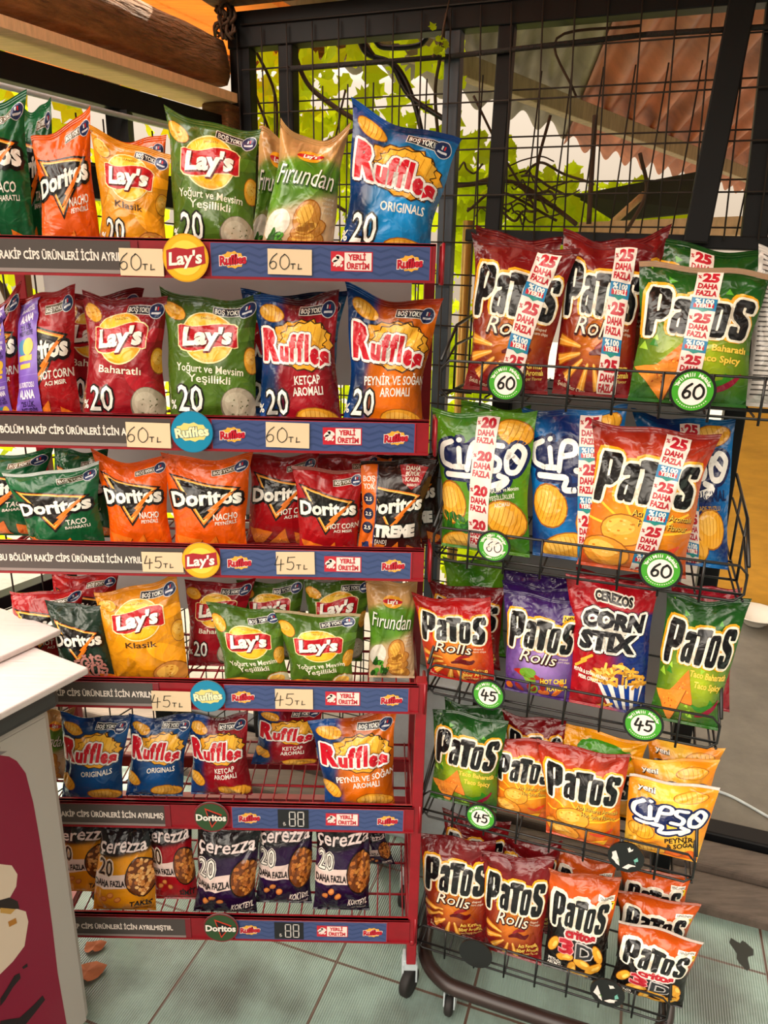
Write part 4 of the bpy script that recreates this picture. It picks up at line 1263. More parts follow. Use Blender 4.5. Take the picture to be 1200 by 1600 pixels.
hb.box(room((a0 + 2.2) / 2, FE, zt), 2.2 - a0 + 0.05, 0.05, 0.085, (D2, E2, Z3), 0.003); hb.build('top_beam', M_BLACK, fence)
hbeam(730, 368, 1300, 385, 0.03, 'lower_rail')
for (x0, y0, x1, y1) in [(455, 108, 705, 88), (705, 88, 1010, 54), (1010, 54, 1230, 40)]:
    b = MB(); b.tube([fence_pt(x0, y0, -0.03), fence_pt(x1, y1, -0.03)], 0.006, 8); b.build('ribbed_bar', M_REBAR, fence)
AOP = np.dot(fence_pt(745, 380), D2); ZLR = fence_pt(1000, 376)[2]
for lay, (off, sh, ztop) in enumerate([(-0.035, 0.0, zt + 0.0), (0.035, 0.03, zt - 0.13)]):
    b = MB()
    a = a0 + 0.03 + sh
    while a < 2.0:
        tl = 0.02 * (lay * 2 - 1)
        b.tube([room(a, FE + off, 0.05 if a < AOP else ZLR), room(a + tl, FE + off, ztop)], 0.0021, 5); a += 0.0725
    z = 0.12 + 0.04 * lay
    while z < ztop:
        b.tube([room(a0 + 0.02, FE + off + 0.005, z + 0.01), room(2.05 if z > ZLR else AOP, FE + off + 0.005, z - 0.015 * lay)], 0.0021, 5); z += 0.105
    b.build('wire_mesh', M_RUST, fence)

# reddish timber above the fence
b = MB(); b.box(room(0.5, FE - 0.06, zt + 0.12), 3.4, 0.12, 0.13, (D2, E2, Z3), 0.02)
tag(b.build('timber_beam', M_LOG), 'reddish brown timber beam resting along the top of the black fence', 'beam')

# left side: heavy log, pale sawn plank beneath it, black side fence
def left_pt(s, z, lat=0.0):                                # s metres from the corner towards the shopper
    return np.array([C0[0], C0[1], 0]) - L2 * s + np.array([-L2[1], L2[0], 0]) * lat + Z3 * z
zc = 2.162
rr = random.Random(2)
b = MB()
vs = []; fs = []; ns, nr = 46, 22
for i in range(ns + 1):
    s_ = 0.06 + 2.15 * i / ns
    for k in range(nr):
        q = 2 * pi * k / nr
        cx_, cz_ = cos(q), sin(q)
        sq = 1 / max(abs(cx_), abs(cz_)) ** 0.6
        r1 = 0.060 * sq * (1 + 0.07 * sin(4 * s_ + 2 * q) + 0.05 * sin(9 * s_ - 3 * q) + 0.03 * rr.uniform(-1, 1))
        vs.append(left_pt(s_, zc - 0.022 + 0.012 * sin(2.2 * s_) + r1 * cz_ * 0.95, 0.05 + r1 * cx_))
for i in range(ns):
    for k in range(nr): fs.append((i * nr + k, i * nr + (k + 1) % nr, (i + 1) * nr + (k + 1) % nr, (i + 1) * nr + k))
fs.append(tuple(range(nr))); fs.append(tuple(ns * nr + k for k in range(nr)))
b.add(vs, fs, True)
tag(b.build('log_beam', M_LOG), 'thick rough brown log beam running to the corner post at upper left', 'beam')
b = MB(); b.bar(left_pt(0.05, zc - 0.108, 0.045), left_pt(2.15, zc - 0.108, 0.045), 0.14, 0.022)
tag(b.build('sawn_plank', M_SAWN), 'pale sawn plank fixed under the rough log beam', 'plank')
p = on_plane(345, 158, C0 - E2 * 0.05, E2)
b = MB(); b.box((p[0], p[1], zc - 0.19), 0.08, 0.07, 0.14, (D2, E2, Z3), 0.006)
tag(b.build('timber_block', M_LOG), 'short brown timber block under the end of the log beam', 'block')
side = thing('side_fence', 'black steel side fence with bars and wire under the pale plank', 'fence', left_pt(0.55, 0.0, 0.02))
LT = 0.02
for (s0_, z0_, hh, nm) in [(0, 1.985, 0.05, 'top_beam'), (0, 1.80, 0.075, 'middle_beam'), (0, 0.9, 0.03, 'lower_beam')]:
    b = MB(); b.bar(left_pt(0.02, z0_, LT), left_pt(1.13, z0_, LT), 0.04, hh, bev=0.002); b.build(nm, M_BLACK, side)
b = MB(); b.tube([left_pt(0.02, 1.945, LT - 0.03), left_pt(1.13, 1.945, LT - 0.03)], 0.006, 8); b.build('round_rail', M_STEEL, side)
for s_ in (0.42, 1.10):
    b = MB(); b.bar(left_pt(s_, 0.0, LT), left_pt(s_, 1.96, LT), 0.04, 0.05, up=(1, 0, 0)); b.build('post', M_BLACK, side)
b = MB()
for k in range(15): b.tube([left_pt(0.05 + 0.073 * k, 0.1, LT - 0.022), left_pt(0.05 + 0.073 * k, 1.93, LT - 0.022)], 0.002, 5)
for k in range(17): b.tube([left_pt(0.03, 0.15 + 0.105 * k, LT - 0.024), left_pt(1.12, 0.15 + 0.105 * k, LT - 0.024)], 0.002, 5)
b.build('wire_mesh', M_RUST, side)
b = MB()
for k in range(8):
    lt_ = 0.13 + 0.155 * k
    b.bar(left_pt(-0.75, 2.36, lt_), left_pt(1.6, 2.40, lt_), 0.145, 0.02)
tag(b.build('ceiling_boards', M_BOARD), kind='structure')
for s_ in (-0.62, 0.25):
    b = MB(); b.bar(left_pt(s_, 2.335, 0.05), left_pt(s_ + 0.1, 2.335, 1.3), 0.05, 0.045)
    tag(b.build('trim_%d' % (8 + (s_ > 0)), M_LOG), kind='structure')
# tangled dry vine stems in the corner under the ceiling
b = MB()
for k in range(16):
    P = [fence_pt(352 + rr.uniform(-16, 16), -5 + 16 * j + rr.uniform(-6, 6), -0.04 + rr.uniform(-0.03, 0.03)) for j in range(5)]
    b.tube(bez(P, 4), rr.uniform(0.002, 0.005), 5)
tag(b.build('dry_vine_tangle', M_BARK), 'tangle of dry brown vine stems in the corner above the log beam', 'vine', kind=None)

# ------------------------------------------------------------ vines and leaves beyond the fence
def leaf(b, c, s_, rr):
    n = np.array([rr.gauss(0, 0.6), -1.0 + rr.gauss(0, 0.35), rr.gauss(0, 0.5)]); n /= np.linalg.norm(n)
    u = np.cross(n, [0, 0, 1.0]); u /= np.linalg.norm(u); v = np.cross(n, u)
    r = rr.uniform(0, 6.28)
    u, v = u * cos(r) + v * sin(r), -u * sin(r) + v * cos(r)
    pr = [(0, -0.55), (0.28, -0.62), (0.55, -0.25), (0.42, -0.05), (0.72, 0.22), (0.36, 0.30), (0.20, 0.55), (0, 0.95), (-0.20, 0.55), (-0.36, 0.30), (-0.72, 0.22), (-0.42, -0.05), (-0.55, -0.25), (-0.28, -0.62)]
    vs = [c] + [c + s_ * (u * a + v * q) + n * s_ * 0.22 * abs(a) for a, q in pr]
    k = len(pr)
    b.add(vs, [(0, 1 + i, 1 + (i + 1) % k) for i in range(k)])
def vine(name, label, boxes, stems, seed, base):
    rr = random.Random(seed)
    root = thing(name, label, 'climbing plant', base)
    b = MB()
    for (x0, x1, y0, y1, o0, o1, n, s0_, s1_) in boxes:
        for _ in range(n):
            o = rr.uniform(o0, o1)
            c = fence_pt(rr.uniform(x0, x1), y0 + (y1 - y0) * rr.random() ** 0.75, o)
            leaf(b, c, rr.uniform(s0_, s1_), rr)
    b.build('foliage', M_LEAF, root)
    for P in stems:
        q = MB(); q.tube(bez([fence_pt(*p) for p in P], 6), rr.uniform(0.003, 0.007), 6); q.build('stem', M_BARK, root)
    return root
vine('grape_vine', 'bright yellow-green grape vine behind the mesh above the left rack', 
     [(385, 720, 60, 330, 0.15, 0.55, 150, 0.035, 0.06), (385, 720, 200, 700, 0.3, 0.9, 200, 0.04, 0.07), (385, 560, 70, 250, 0.12, 0.5, 60, 0.03, 0.055)],
     [[(455, 70, 0.1), (480, 130, 0.12), (520, 165, 0.1), (560, 190, 0.1)], [(395, 70, 0.1), (430, 150, 0.15), (432, 260, 0.1)], [(440, 300, 0.15), (480, 240, 0.1), (560, 200, 0.1)], [(410, 330, 0.1), (500, 290, 0.15), (540, 140, 0.1)],
      [(400, 150, 0.1), (425, 230, 0.12), (400, 300, 0.1)], [(390, 260, 0.1), (450, 275, 0.1), (540, 330, 0.1)], [(700, 330, 0.1), (690, 260, 0.15), (680, 150, 0.1), (690, 80, 0.0), (705, 0, 0)]], 5, room(-0.5, FE + 0.4))
vine('climbing_vine', 'dense sunlit vine with brown stems behind the mesh above the right rack',
     [(715, 900, 265, 420, 0.3, 1.6, 430, 0.03, 0.055), (880, 1080, 290, 380, 0.9, 2.4, 420, 0.03, 0.06), (715, 800, 210, 330, 0.2, 0.9, 60, 0.03, 0.05), (700, 1060, 350, 420, 0.5, 1.2, 120, 0.03, 0.05)],
     [[(715, 290, 0.15), (800, 285, 0.2), (860, 320, 0.2), (900, 350, 0.15)], [(740, 150, 0.1), (790, 250, 0.1), (840, 330, 0.15)], [(930, 180, 0.1), (925, 260, 0.1), (920, 350, 0.1)], [(860, 180, 0.1), (840, 260, 0.1), (835, 350, 0.1)],
      [(1000, 240, 0.1), (1010, 300, 0.15), (980, 360, 0.1)], [(700, 0, 0.0), (690, 60, -0.06), (676, 90, -0.06)], [(730, 330, 0.1), (780, 300, 0.15), (870, 345, 0.2)], [(900, 150, 0.05), (870, 60, 0.05), (1000, 40, 0.05)]], 6, room(0.4, FE + 0.8))
rs_ = random.Random(31)
tw_ = []
for k in range(16):
    x, y = rs_.uniform(715, 860), rs_.uniform(255, 345); P = []
    for j in range(6):
        P.append((x, y, rs_.uniform(0.1, 0.3))); x += rs_.uniform(8, 34) * (1 if k % 3 else 0.3); y += rs_.uniform(-16, 18)
    tw_.append(P)
cvs = [o for o in COL.objects if o.name.startswith('climbing_vine')][0]
for P in tw_:
    q = MB(); q.tube(bez([fence_pt(*p) for p in P], 6), rs_.uniform(0.0015, 0.004), 5); q.build('stem', M_BARK, cvs)
vine('green_creeper', 'sunlit green creeper seen in the gap between the two racks',
     [(640, 760, 430, 900, 0.25, 1.1, 330, 0.035, 0.06), (640, 740, 640, 960, 0.3, 1.0, 60, 0.035, 0.06)], [[(690, 420, 0.1), (700, 560, 0.15), (680, 700, 0.1), (690, 850, 0.1)]], 7, room(0.15, FE + 0.5))
# side vine beyond the left fence
rr = random.Random(9)
sv = thing('side_vine', 'yellow-green vine leaves beyond the left side fence', 'climbing plant', left_pt(0.5, 0, 0.6))
b = MB()
for _ in range(330):
    s_ = rr.uniform(-0.6, 1.0); lt = rr.uniform(0.25, 0.9)
    leaf(b, left_pt(s_, rr.uniform(0.7, 2.25 - 0.2 * abs(s_)), lt), rr.uniform(0.04, 0.08), rr)
b.build('foliage', M_LEAF, sv)
b = MB(); b.tube(bez([left_pt(0.4, 0, 0.6), left_pt(0.3, 1.0, 0.5), left_pt(0.6, 2.2, 0.6)], 6), 0.01, 6); b.build('stem', M_BARK, sv)
# three leaves sprouting at the fence post
sp_ = thing('vine_sprout', 'small green vine sprout hanging at the black post right of the tallest blue bag', 'plant', fence_pt(690, 60, -0.06))
b = MB()
for (x, y, s_) in [(676, 42, 0.016), (688, 62, 0.02), (684, 78, 0.018), (697, 70, 0.014), (692, 84, 0.012)]: leaf(b, fence_pt(x, y, -0.07), s_, rr)
b.build('leaves', M_LEAF, sp_)
b = MB(); b.tube(bez([fence_pt(702, 0, -0.05), fence_pt(694, 40, -0.07), fence_pt(690, 62, -0.07)], 5), 0.002, 5); b.build('stem', M_BARK, sp_)

# black hoses sagging behind the fence
for k, P in enumerate([[(560, 62), (575, 85), (620, 105), (650, 170), (668, 260)], [(566, 62), (590, 95), (612, 100), (640, 150), (700, 190)], [(585, 62), (600, 74), (650, 72), (668, 58)]]):
    b = MB(); b.tube(bez([fence_pt(x, y, 0.12) for x, y in P], 6), 0.007, 8)
    tag(b.build('black_hose', M_HOSE), ['black hose curving down to the middle of the mesh behind the fence', 'black hose bending to the right beside its neighbour behind the fence', 'short black hose loop just under the top beam'][k], 'hose', 'black hoses behind the mesh')

# outdoor awning: beam and corrugated sheets
A0 = at_z(690, 92, 2.42); A1 = at_z(1215, 292, 2.42)
bd = (A1 - A0) / np.linalg.norm(A1 - A0); A1 = A1 + bd * 0.8; A0 = A0 - bd * 0.9
b = MB(); b.bar(A0, A1, 0.06, 0.085, bev=0.004)
tag(b.build('awning_beam', mat('grey_brown_beam', '#9a8a68', 0.85, noise=(6, 0.6, (6, 6, 1)))), 'long weathered beam carrying the corrugated sheets outside the fence', 'beam')
sd = np.array([-0.12, -1.0, 0.0])   # the ridges run down from over the fence to the beam
def sheet(name, u0, u1, v0, m, label, seed):
    n1 = int((u1 - u0) / 0.022); n2 = 14
    vs = []; fs = []
    for j in range(n2 + 1):
        for i in range(n1 + 1):
            u = u0 + (u1 - u0) * i / n1
            p0 = A0 + bd * u
            v1 = max(0.1, p0[1] - 2.32 + 0.34 * (p0[0]))
            v = v0 + (v1 - v0) * j / n2
            vs.append(p0 + sd * v + Z3 * (0.10 + 0.10 * v + 0.036 * sin(2 * pi * u / 0.30) + 0.02 * sin(1.3 * u + seed)))
    m0 = len(vs)
    vs += [p + Z3 * 0.006 for p in vs]
    for j in range(n2):
        for i in range(n1):
            f = (j * (n1 + 1) + i, j * (n1 + 1) + i + 1, (j + 1) * (n1 + 1) + i + 1, (j + 1) * (n1 + 1) + i)
            fs.append(f); fs.append(tuple(q + m0 for q in f[::-1]))
    b = MB(); b.add(vs, fs, True)
    tag(b.build(name, m), label, 'roof sheet')
sheet('corrugated_sheet', 0.0, 2.15, -0.75, M_GREYSHEET, 'grey-green corrugated roof sheet outside the fence, left of the terracotta one', 0)
sheet('corrugated_sheet', 2.05, 6.6, -0.8, M_TERRA, 'terracotta corrugated roof sheet outside the fence at upper right', 1)

# outdoor junk seen over the right rack
def onoff(x, y, off): return fence_pt(x, y, off)
b = MB()
Q = [onoff(895, 305, 0.9), onoff(1090, 268, 0.7), onoff(1108, 330, 0.7), onoff(960, 345, 0.9)]
q = np.array(Q); dn = E2 * 0.04
b.add([*q, *(q + dn)], [(0, 1, 2, 3), (7, 6, 5, 4), (0, 4, 5, 1), (1, 5, 6, 2), (2, 6, 7, 3), (3, 7, 4, 0)])
tag(b.build('dark_board', M_DARKBOARD), 'dark tilted board outside the fence under the terracotta sheet', 'board')
b = MB(); b.bar(onoff(905, 362, 0.5), onoff(1260, 350, 0.5), 0.06, 0.05); tag(b.build('outdoor_rail', M_SAWN), 'weathered pale rail outside the fence above the right rack', 'rail')
b = MB(); b.tube([onoff(955, 350, 0.7), onoff(1010, 300, 0.8)], 0.012, 8)
tag(b.build('prop_stick', M_SAWN), 'pale stick propping the dark tilted board outside', 'stick')
# yellow metal pole behind the fence, left of the right rack
b = MB(); b.tube([fence_pt(733, 345, 0.12), (*fence_pt(722, 560, 0.12)[:2], -0.01)], 0.016, 14)
tag(b.build('metal_pole', M_BRASS), 'shiny yellowish metal pole standing behind the mesh left of the right rack', 'pole')
# plywood sheet, bowl outdoors at right
Pw = at_z(1150, 955, -0.01)
b = MB(); b.box(Pw + D2 * 0.75 + E2 * 0.05 + Z3 * 0.75, 1.9, 0.03, 1.5, (D2, E2, Z3), 0.003)
tag(b.build('plywood_sheet', M_PLY), 'sunlit yellow plywood sheet standing outdoors right of the right rack', 'sheet')
b = MB(); c = at_z(1178, 975, -0.005)
b.lathe(c, [(0.0, 0.0), (0.045, 0.0), (0.05, 0.008), (0.10, 0.05), (0.125, 0.062), (0.128, 0.066), (0.12, 0.066), (0.09, 0.045), (0.045, 0.014), (0, 0.012)], n=32)
tag(b.build('bowl', M_CHINA), 'white shallow bowl on the ground by the yellow plywood', 'bowl')
b = MB(); c = at_z(1195, 1010, -0.009); b.tube(bez([at_z(1118, 1235, -0.006), at_z(1150, 1248, -0.006), at_z(1215, 1285, -0.006)], 6), 0.005, 6)
tag(b.build('ground_cable', M_STEEL), 'thin pale cable lying on the concrete behind the right rack', 'cable')
# stain on the floor tile
c = at_z(1160, 1488, 0.0005); P = []
for k in range(18):
    q = 2 * pi * k / 18; r = 0.022 * (1 + 0.3 * sin(3 * q) + 0.2 * sin(5 * q + 1))
    P.append(c + D2 * r * cos(q) + E2 * r * 1.9 * sin(q))
b = MB(); b.add([c] + P, [(0, 1 + i, 1 + (i + 1) % 18) for i in range(18)])
tag(b.build('floor_stain', mat('wet_stain', '#2e3330', 0.3)), 'dark wet stain on the floor tile right of the right rack', 'stain')
# fallen leaves on the floor under the left rack
for k, (x, y, s_, lb) in enumerate([(148, 1478, 0.022, 'small orange fallen leaf under the lowest shelf'), (136, 1518, 0.035, 'larger orange fallen leaf on the floor beside the freezer')]):
    c = at_z(x, y, 0.006); vs = [Z3 * 0.0015]
    for j in range(16):
        q = 2 * pi * j / 16; r = s_ * (0.9 + 0.10 * (j % 2) + 0.22 * sin(2 * q + 1) + 0.1 * sin(5 * q))
        vs.append(np.array([r * cos(q), r * sin(q), 0.0025 * sin(3 * q)]))
    b = MB(); b.add([c + v for v in vs] , [(0, 1 + i, 1 + (i + 1) % 16) for i in range(16)])
    o = b.build('fallen_leaf', M_DEADLEAF, origin=c); tag(o, lb, 'leaf', 'fallen leaves')
# grey metal cabinet on wheels behind the gap
cb = thing('metal_cabinet', 'scuffed grey metal cabinet on castors behind the gap between the racks', 'cabinet', (0.157, 1.815, 0))
b = MB(); b.box((0.157, 1.815, 0.345), 0.29, 0.27, 0.50, (D2, E2, Z3), 0.01); b.build('body', M_STEEL, cb)
b = MB(); b.box((0.157, 1.815, 0.605), 0.31, 0.29, 0.02, (D2, E2, Z3), 0.006); b.build('lid', M_STEEL, cb)
for (a, e_) in [(-0.11, -0.12), (0.12, -0.12), (-0.11, 0.1), (0.12, 0.1)]:
    p = np.array([0.157, 1.815, 0]) + D2 * a + E2 * e_
    b = MB(); b.lathe(p + Z3 * 0.033 - D2 * 0.011, [(0, 0), (0.032, 0), (0.034, 0.003), (0.034, 0.019), (0.032, 0.022), (0, 0.022)], ax=D2, n=20)
    wl = b.build('wheel', M_RUBBER, cb)
    b = MB(); b.box(p + Z3 * 0.075 , 0.035, 0.04, 0.05, (D2, E2, Z3), 0.003); b.build('castor_bracket', M_STEEL, cb)
b = MB(); vs = []; fs = []
for j in range(9):
    for i in range(14):
        q = 2 * pi * i / 14; f = j / 8; r = sin(pi * (0.08 + 0.86 * f)) ** 0.5
        vs.append(np.array([0.15, 1.80, 0.617 + 0.11 * f]) + np.array([0.11 * r * cos(q) * (1 + 0.08 * sin(5 * q + j)), 0.09 * r * sin(q), 0.006 * sin(4 * q)]))
for j in range(8):
    for i in range(14): fs.append((j * 14 + i, j * 14 + (i + 1) % 14, (j + 1) * 14 + (i + 1) % 14, (j + 1) * 14 + i))
fs.append(tuple(range(14))); fs.append(tuple(8 * 14 + i for i in range(14)))
b.add(vs, fs, True); tag(b.build('grey_sack', mat('grey_sackcloth', '#8d8578', 0.9, bump=(40, 0.8, 0.01))), 'crumpled grey sack on top of the metal cabinet between the racks', 'sack')

# ------------------------------------------------------------ left rack
RY = 1.30
RZ = [1.655, 1.358, 1.112, 0.822, 0.528, 0.223]
XL, XR = -0.752, 0.078
rack = thing('display_rack', 'red steel six-shelf crisp rack with grey and blue shelf strips, on the left', 'display rack', (-0.33, 1.45, 0))
for x, y, z1 in [(XL - 0.008, 1.60, 1.62), (XR + 0.006, 1.60, 1.62), (XL - 0.008, RY + 0.02, 0.83), (XR + 0.006, RY + 0.02, 0.83)]:
    b = MB(); b.box((x, y, (0.095 + z1) / 2), 0.022, 0.03, z1 - 0.095, bev=0.002)
    if y < 1.5: b.lathe((x, y - 0.0155, 0.16), [(0, 0.002), (0.006, 0.002), (0.007, 0)], ax=(0, -1, 0), n=12)
    b.build('upright', M_RED, rack)
b = MB()
for z in (0.30, 0.42):
    b.box(((XL + XR) / 2, 1.60, z), XR - XL, 0.02, 0.03)
b.box((XR + 0.006, 1.46, 0.30), 0.02, 0.26, 0.025); b.box((XL - 0.008, 1.46, 0.30), 0.02, 0.26, 0.025)
b.box((XR + 0.006, 1.46, 0.11), 0.022, 0.30, 0.03); b.box((XL - 0.008, 1.46, 0.11), 0.022, 0.30, 0.03)
b.build('cross_brace', M_RED, rack)
for k in (0, 1, 2):
    b = MB(); zz = [1.62, 1.32, 1.08][k]; b.box(((XL + XR) / 2 - 0.0, 1.612, zz - 0.13), XR - XL - 0.06, 0.006, 0.22); b.build('back_panel', M_WHITE, rack)
for x in (XL + 0.02, XR - 0.0):
    for y in (RY + 0.03, 1.585):
        b = MB(); b.box((x + 0.004, y, 0.082), 0.032, 0.034, 0.03, bev=0.002); b.box((x + 0.02, y - 0.004, 0.06), 0.004, 0.03, 0.05); b.box((x - 0.012, y - 0.004, 0.06), 0.004, 0.03, 0.05)
        cs = b.build('castor', M_STEEL, rack)
        q = MB(); q.lathe((x - 0.006, y - 0.01, 0.034), [(0, 0), (0.030, 0), (0.034, 0.004), (0.034, 0.018), (0.030, 0.022), (0, 0.022)], ax=(0.85, -0.5, 0), n=24)
        wl = q.build('wheel', M_RUBBER, None); 
        wl.parent = cs; wl.location = tuple(-np.array(rack.location))

def ruffles_mini(a, x, y, s_):
    P = [(x + s_ * (1.0 if i % 2 else 0.85) * cos(2 * pi * i / 22), y + s_ * 0.66 * (1.0 if i % 2 else 0.85) * sin(2 * pi * i / 22)) for i in range(22)]
    a.poly(P, '#e8a63a', 3)
    a.text('Ruffles', x, y, s_ * 0.62, '#b8152a', w=s_ * 2.1, rot=5, off=0.05, lines=((0.06, '#e9dcd0'),), z=5, shear=0.1)

def rail_strip(k):
    z1 = RZ[k]; h_ = 0.056
    b = MB()
    b.box(((XL + XR) / 2, RY + 0.006, z1 - h_ / 2 + 0.002), XR - XL, 0.008, h_ + 0.004, bev=0.001)
    b.box(((XL + XR) / 2, RY + 0.008, z1 + 0.002), XR - XL, 0.012, 0.004)
    b.box(((XL + XR) / 2, RY + 0.002, z1 - h_ - 0.001), XR - XL, 0.008, 0.004)
    r = b.build('shelf_rail', M_RED, rack)
    if k < 6:
        # end bracket: wire loop
        b = MB(); x = XR + 0.012
        b.tube([(x, RY + 0.004, z1 + 0.004), (x, RY + 0.004, z1 - 0.06), (x, RY + 0.06, z1 - 0.06), (x, RY + 0.06, z1 + 0.004)], 0.003, 6, closed=True)
        b.build('end_bracket', M_RED, rack)
    # wire shelf
    b = MB(); zs = z1 - 0.036
    for i in range(28):
        x = XL + 0.015 + (XR - XL - 0.03) * i / 27
        b.tube([(x, RY + 0.012, zs), (x, 1.588, zs)], 0.0018, 5)
    for y in (RY + 0.05, 1.42, 1.52, 1.585): b.tube([(XL, y, zs - 0.003), (XR, y, zs - 0.003)], 0.003, 6)
    for x in (XL + 0.002, XR - 0.002): b.tube([(x, RY + 0.015, zs - 0.002), (x, 1.59, zs - 0.002)], 0.004, 6)
    b.build('wire_shelf', M_RED if k >= 3 else M_RED, rack)
    # grey strip with lettering
    xg1 = at_y([252, 268, 288, 240, 258, 318][k], [400, 672, 870, 1090, 1280, 1450][k], RY)[0]
    xb0 = at_y([328, 330, 343, 350, 362, 366][k], [400, 672, 870, 1090, 1280, 1450][k], RY)[0]
    xb1 = at_y([672, 648, 642, 638, 630, 604][k], [400, 672, 870, 1090, 1280, 1450][k], RY)[0]
    if k in (0,): xg1 = at_y(205, 400, RY)[0]
    if k in (5,): xg1 = at_y(290, 1450, RY)[0]
    a = Art(); O = np.array([0, RY - 0.0005, z1 - h_])
    a.rect(XL + 0.002, 0.002, xg1, h_ - 0.002, '#4a423f', 1)
    a.rect(XL + 0.002, 0.002, xg1, 0.008, '#8a7c78', 2)
    rx = at_y([0, 42, 54, 75, 92, 100][k], [400, 672, 870, 1090, 1280, 1450][k], RY)[0]
    full = 'BU BÖLÜM RAKİP CİPS ÜRÜNLERİ İÇİN AYRILMIŞTIR.'
    Vt, _ = text_mesh(full, 0.03); V2, _ = text_mesh('RAKİP CİPS ÜRÜNLERİ İÇİN AYRILMIŞTIR.', 0.03)
    wf = np.ptp(Vt[:, 0]); w2 = np.ptp(V2[:, 0]); tw = 0.247 * wf / w2
    end = rx + 0.247
    ta = Art(); ta.text(full, end - tw / 2, h_ * 0.52, 0.0125, '#eadbd0', w=tw, off=0.03, z=3)
    V, Fc, c, z = ta.el[0]
    keep = [f for f in Fc if min(V[i][0] for i in f) > XL + 0.006 and max(V[i][0] for i in f) < xg1]
    a.el.append((V, keep, c, z))
    o = plate('grey_lettered_strip', a, O, X3, Z3, '#7a1a24', 0.001, M_GLOSSPRINT, rack, outline=[(XL + 0.001, 0.001), (xg1 + 0.012, 0.001), (xg1 + 0.012, h_ - 0.001), (XL + 0.001, h_ - 0.001)])
    # blue strip
    a = Art()
    a.rect(xb0 + 0.0015, 0.0015, xb1, h_ - 0.0015, '#3f4e7c', 1)
    for j in range(4):
        P = []
        n = 18
        for i in range(n + 1):
            x = xb0 + 0.003 + (xb1 - xb0 - 0.005) * i / n
            P.append((x, 0.006 + j * 0.0125 + (0.007 if i % 2 else 0)))
        a.el.append((np.array([(p[0], p[1]) for p in P] + [(p[0], min(p[1] + 0.0035, h_ - 0.004)) for p in P]), [(i, i + 1, n + 2 + i, n + 1 + i) for i in range(n)], lin('#34446f'), 2))
    W_ = xb1 - xb0
    ruffles_mini(a, xb0 + W_ * 0.105, h_ * 0.5, 0.0215); ruffles_mini(a, xb1 - W_ * 0.09, h_ * 0.5, 0.0205)
    sx = xb0 + W_ * 0.645
    a.rect(sx - 0.035, h_ * 0.24, sx + 0.035, h_ * 0.80, '#c02434', 3); a.rect(sx - 0.012, h_ * 0.27, sx + 0.033, h_ * 0.77, '#eedcd2', 4)
    a.text('YERLİ', sx + 0.0085, h_ * 0.64, 0.0085, '#c02434', w=0.030, off=0.05, z=5); a.text('ÜRETİM', sx + 0.0105, h_ * 0.39, 0.0085, '#c02434', w=0.038, off=0.05, z=5)
    for (qx, qy, rt) in [(-0.027, 0.58, 35), (-0.020, 0.62, -30), (-0.024, 0.50, 0)]: a.ell(sx + qx, h_ * qy, 0.0075, 0.0038, '#eedcd2', 4, rt, 12)
    for q in range(4): a.ell(sx - 0.029 + q * 0.004, h_ * (0.42 - 0.02 * (q % 2)), 0.0028, 0.0018, '#eedcd2', 5, 50, 8)
    if k >= 4:
        dx = xb0 + W_ * 0.36
        a.rect(dx - 0.033, 0.004, dx + 0.033, h_ - 0.004, '#1b1a1e', 3)
        seg = lambda cx: [((cx - 0.006, 0.012), (cx - 0.006, 0.026)), ((cx + 0.006, 0.012), (cx + 0.006, 0.026)), ((cx - 0.006, 0.030), (cx - 0.006, 0.044)), ((cx + 0.006, 0.030), (cx + 0.006, 0.044)), ((cx - 0.005, 0.010), (cx + 0.005, 0.010)), ((cx - 0.005, 0.028), (cx + 0.005, 0.028)), ((cx - 0.005, 0.046), (cx + 0.005, 0.046))]
        for cx in (dx - 0.002, dx + 0.016):
            for p, q in seg(cx): a.ribbon([p, q], 0.0022, '#d9d2cc', 4, smooth=False)
        a.text('₺', dx - 0.019, 0.015, 0.009, '#c9c2bc', w=0.006, off=0.02, z=4)
    o = plate('blue_printed_strip', a, O, X3, Z3, '#b01a2a', 0.001, M_GLOSSPRINT, rack, outline=[(xb0, 0.001), (xb1 + 0.002, 0.001), (xb1 + 0.002, h_ - 0.001), (xb0, h_ - 0.001)])
for k in range(6): rail_strip(k)

# ------------------------------------------------------------ hand written figures
DIG = {'6': [[(0.75, 1.05), (0.35, 0.75), (0.12, 0.3), (0.3, 0.02), (0.62, 0.12), (0.66, 0.42), (0.4, 0.52), (0.16, 0.36)]],
       '0': [[(0.45, 1.0), (0.12, 0.75), (0.08, 0.25), (0.4, 0.0), (0.78, 0.25), (0.8, 0.7), (0.5, 1.0), (0.38, 0.98)]],
       '4': [[(0.35, 1.05), (0.1, 0.42), (0.14, 0.38), (0.85, 0.46)], [(0.62, 0.8), (0.52, -0.08)]],
       '5': [[(0.85, 0.98), (0.3, 0.95), (0.28, 0.95), (0.2, 0.58), (0.22, 0.56), (0.6, 0.6), (0.72, 0.3), (0.5, 0.02), (0.12, 0.08)]],
       'T': [[(0.05, 0.75), (0.75, 0.78)], [(0.4, 0.78), (0.36, 0.1)]], 'L': [[(0.2, 0.75), (0.12, 0.12), (0.14, 0.1), (0.7, 0.16)]]}
def hand(a, s, cx, cy, h, col, w, adv=0.85, z=3):
    x = cx - adv * h * len(s) / 2
    for ch in s:
        hh = h * (0.5 if ch in 'TL' else 1)
        for st in DIG[ch]: a.ribbon([(x + p[0] * hh * 0.85, cy - h / 2 + p[1] * hh) for p in st], w, col, z)
        x += adv * h * (0.6 if ch in 'TL' else 1)
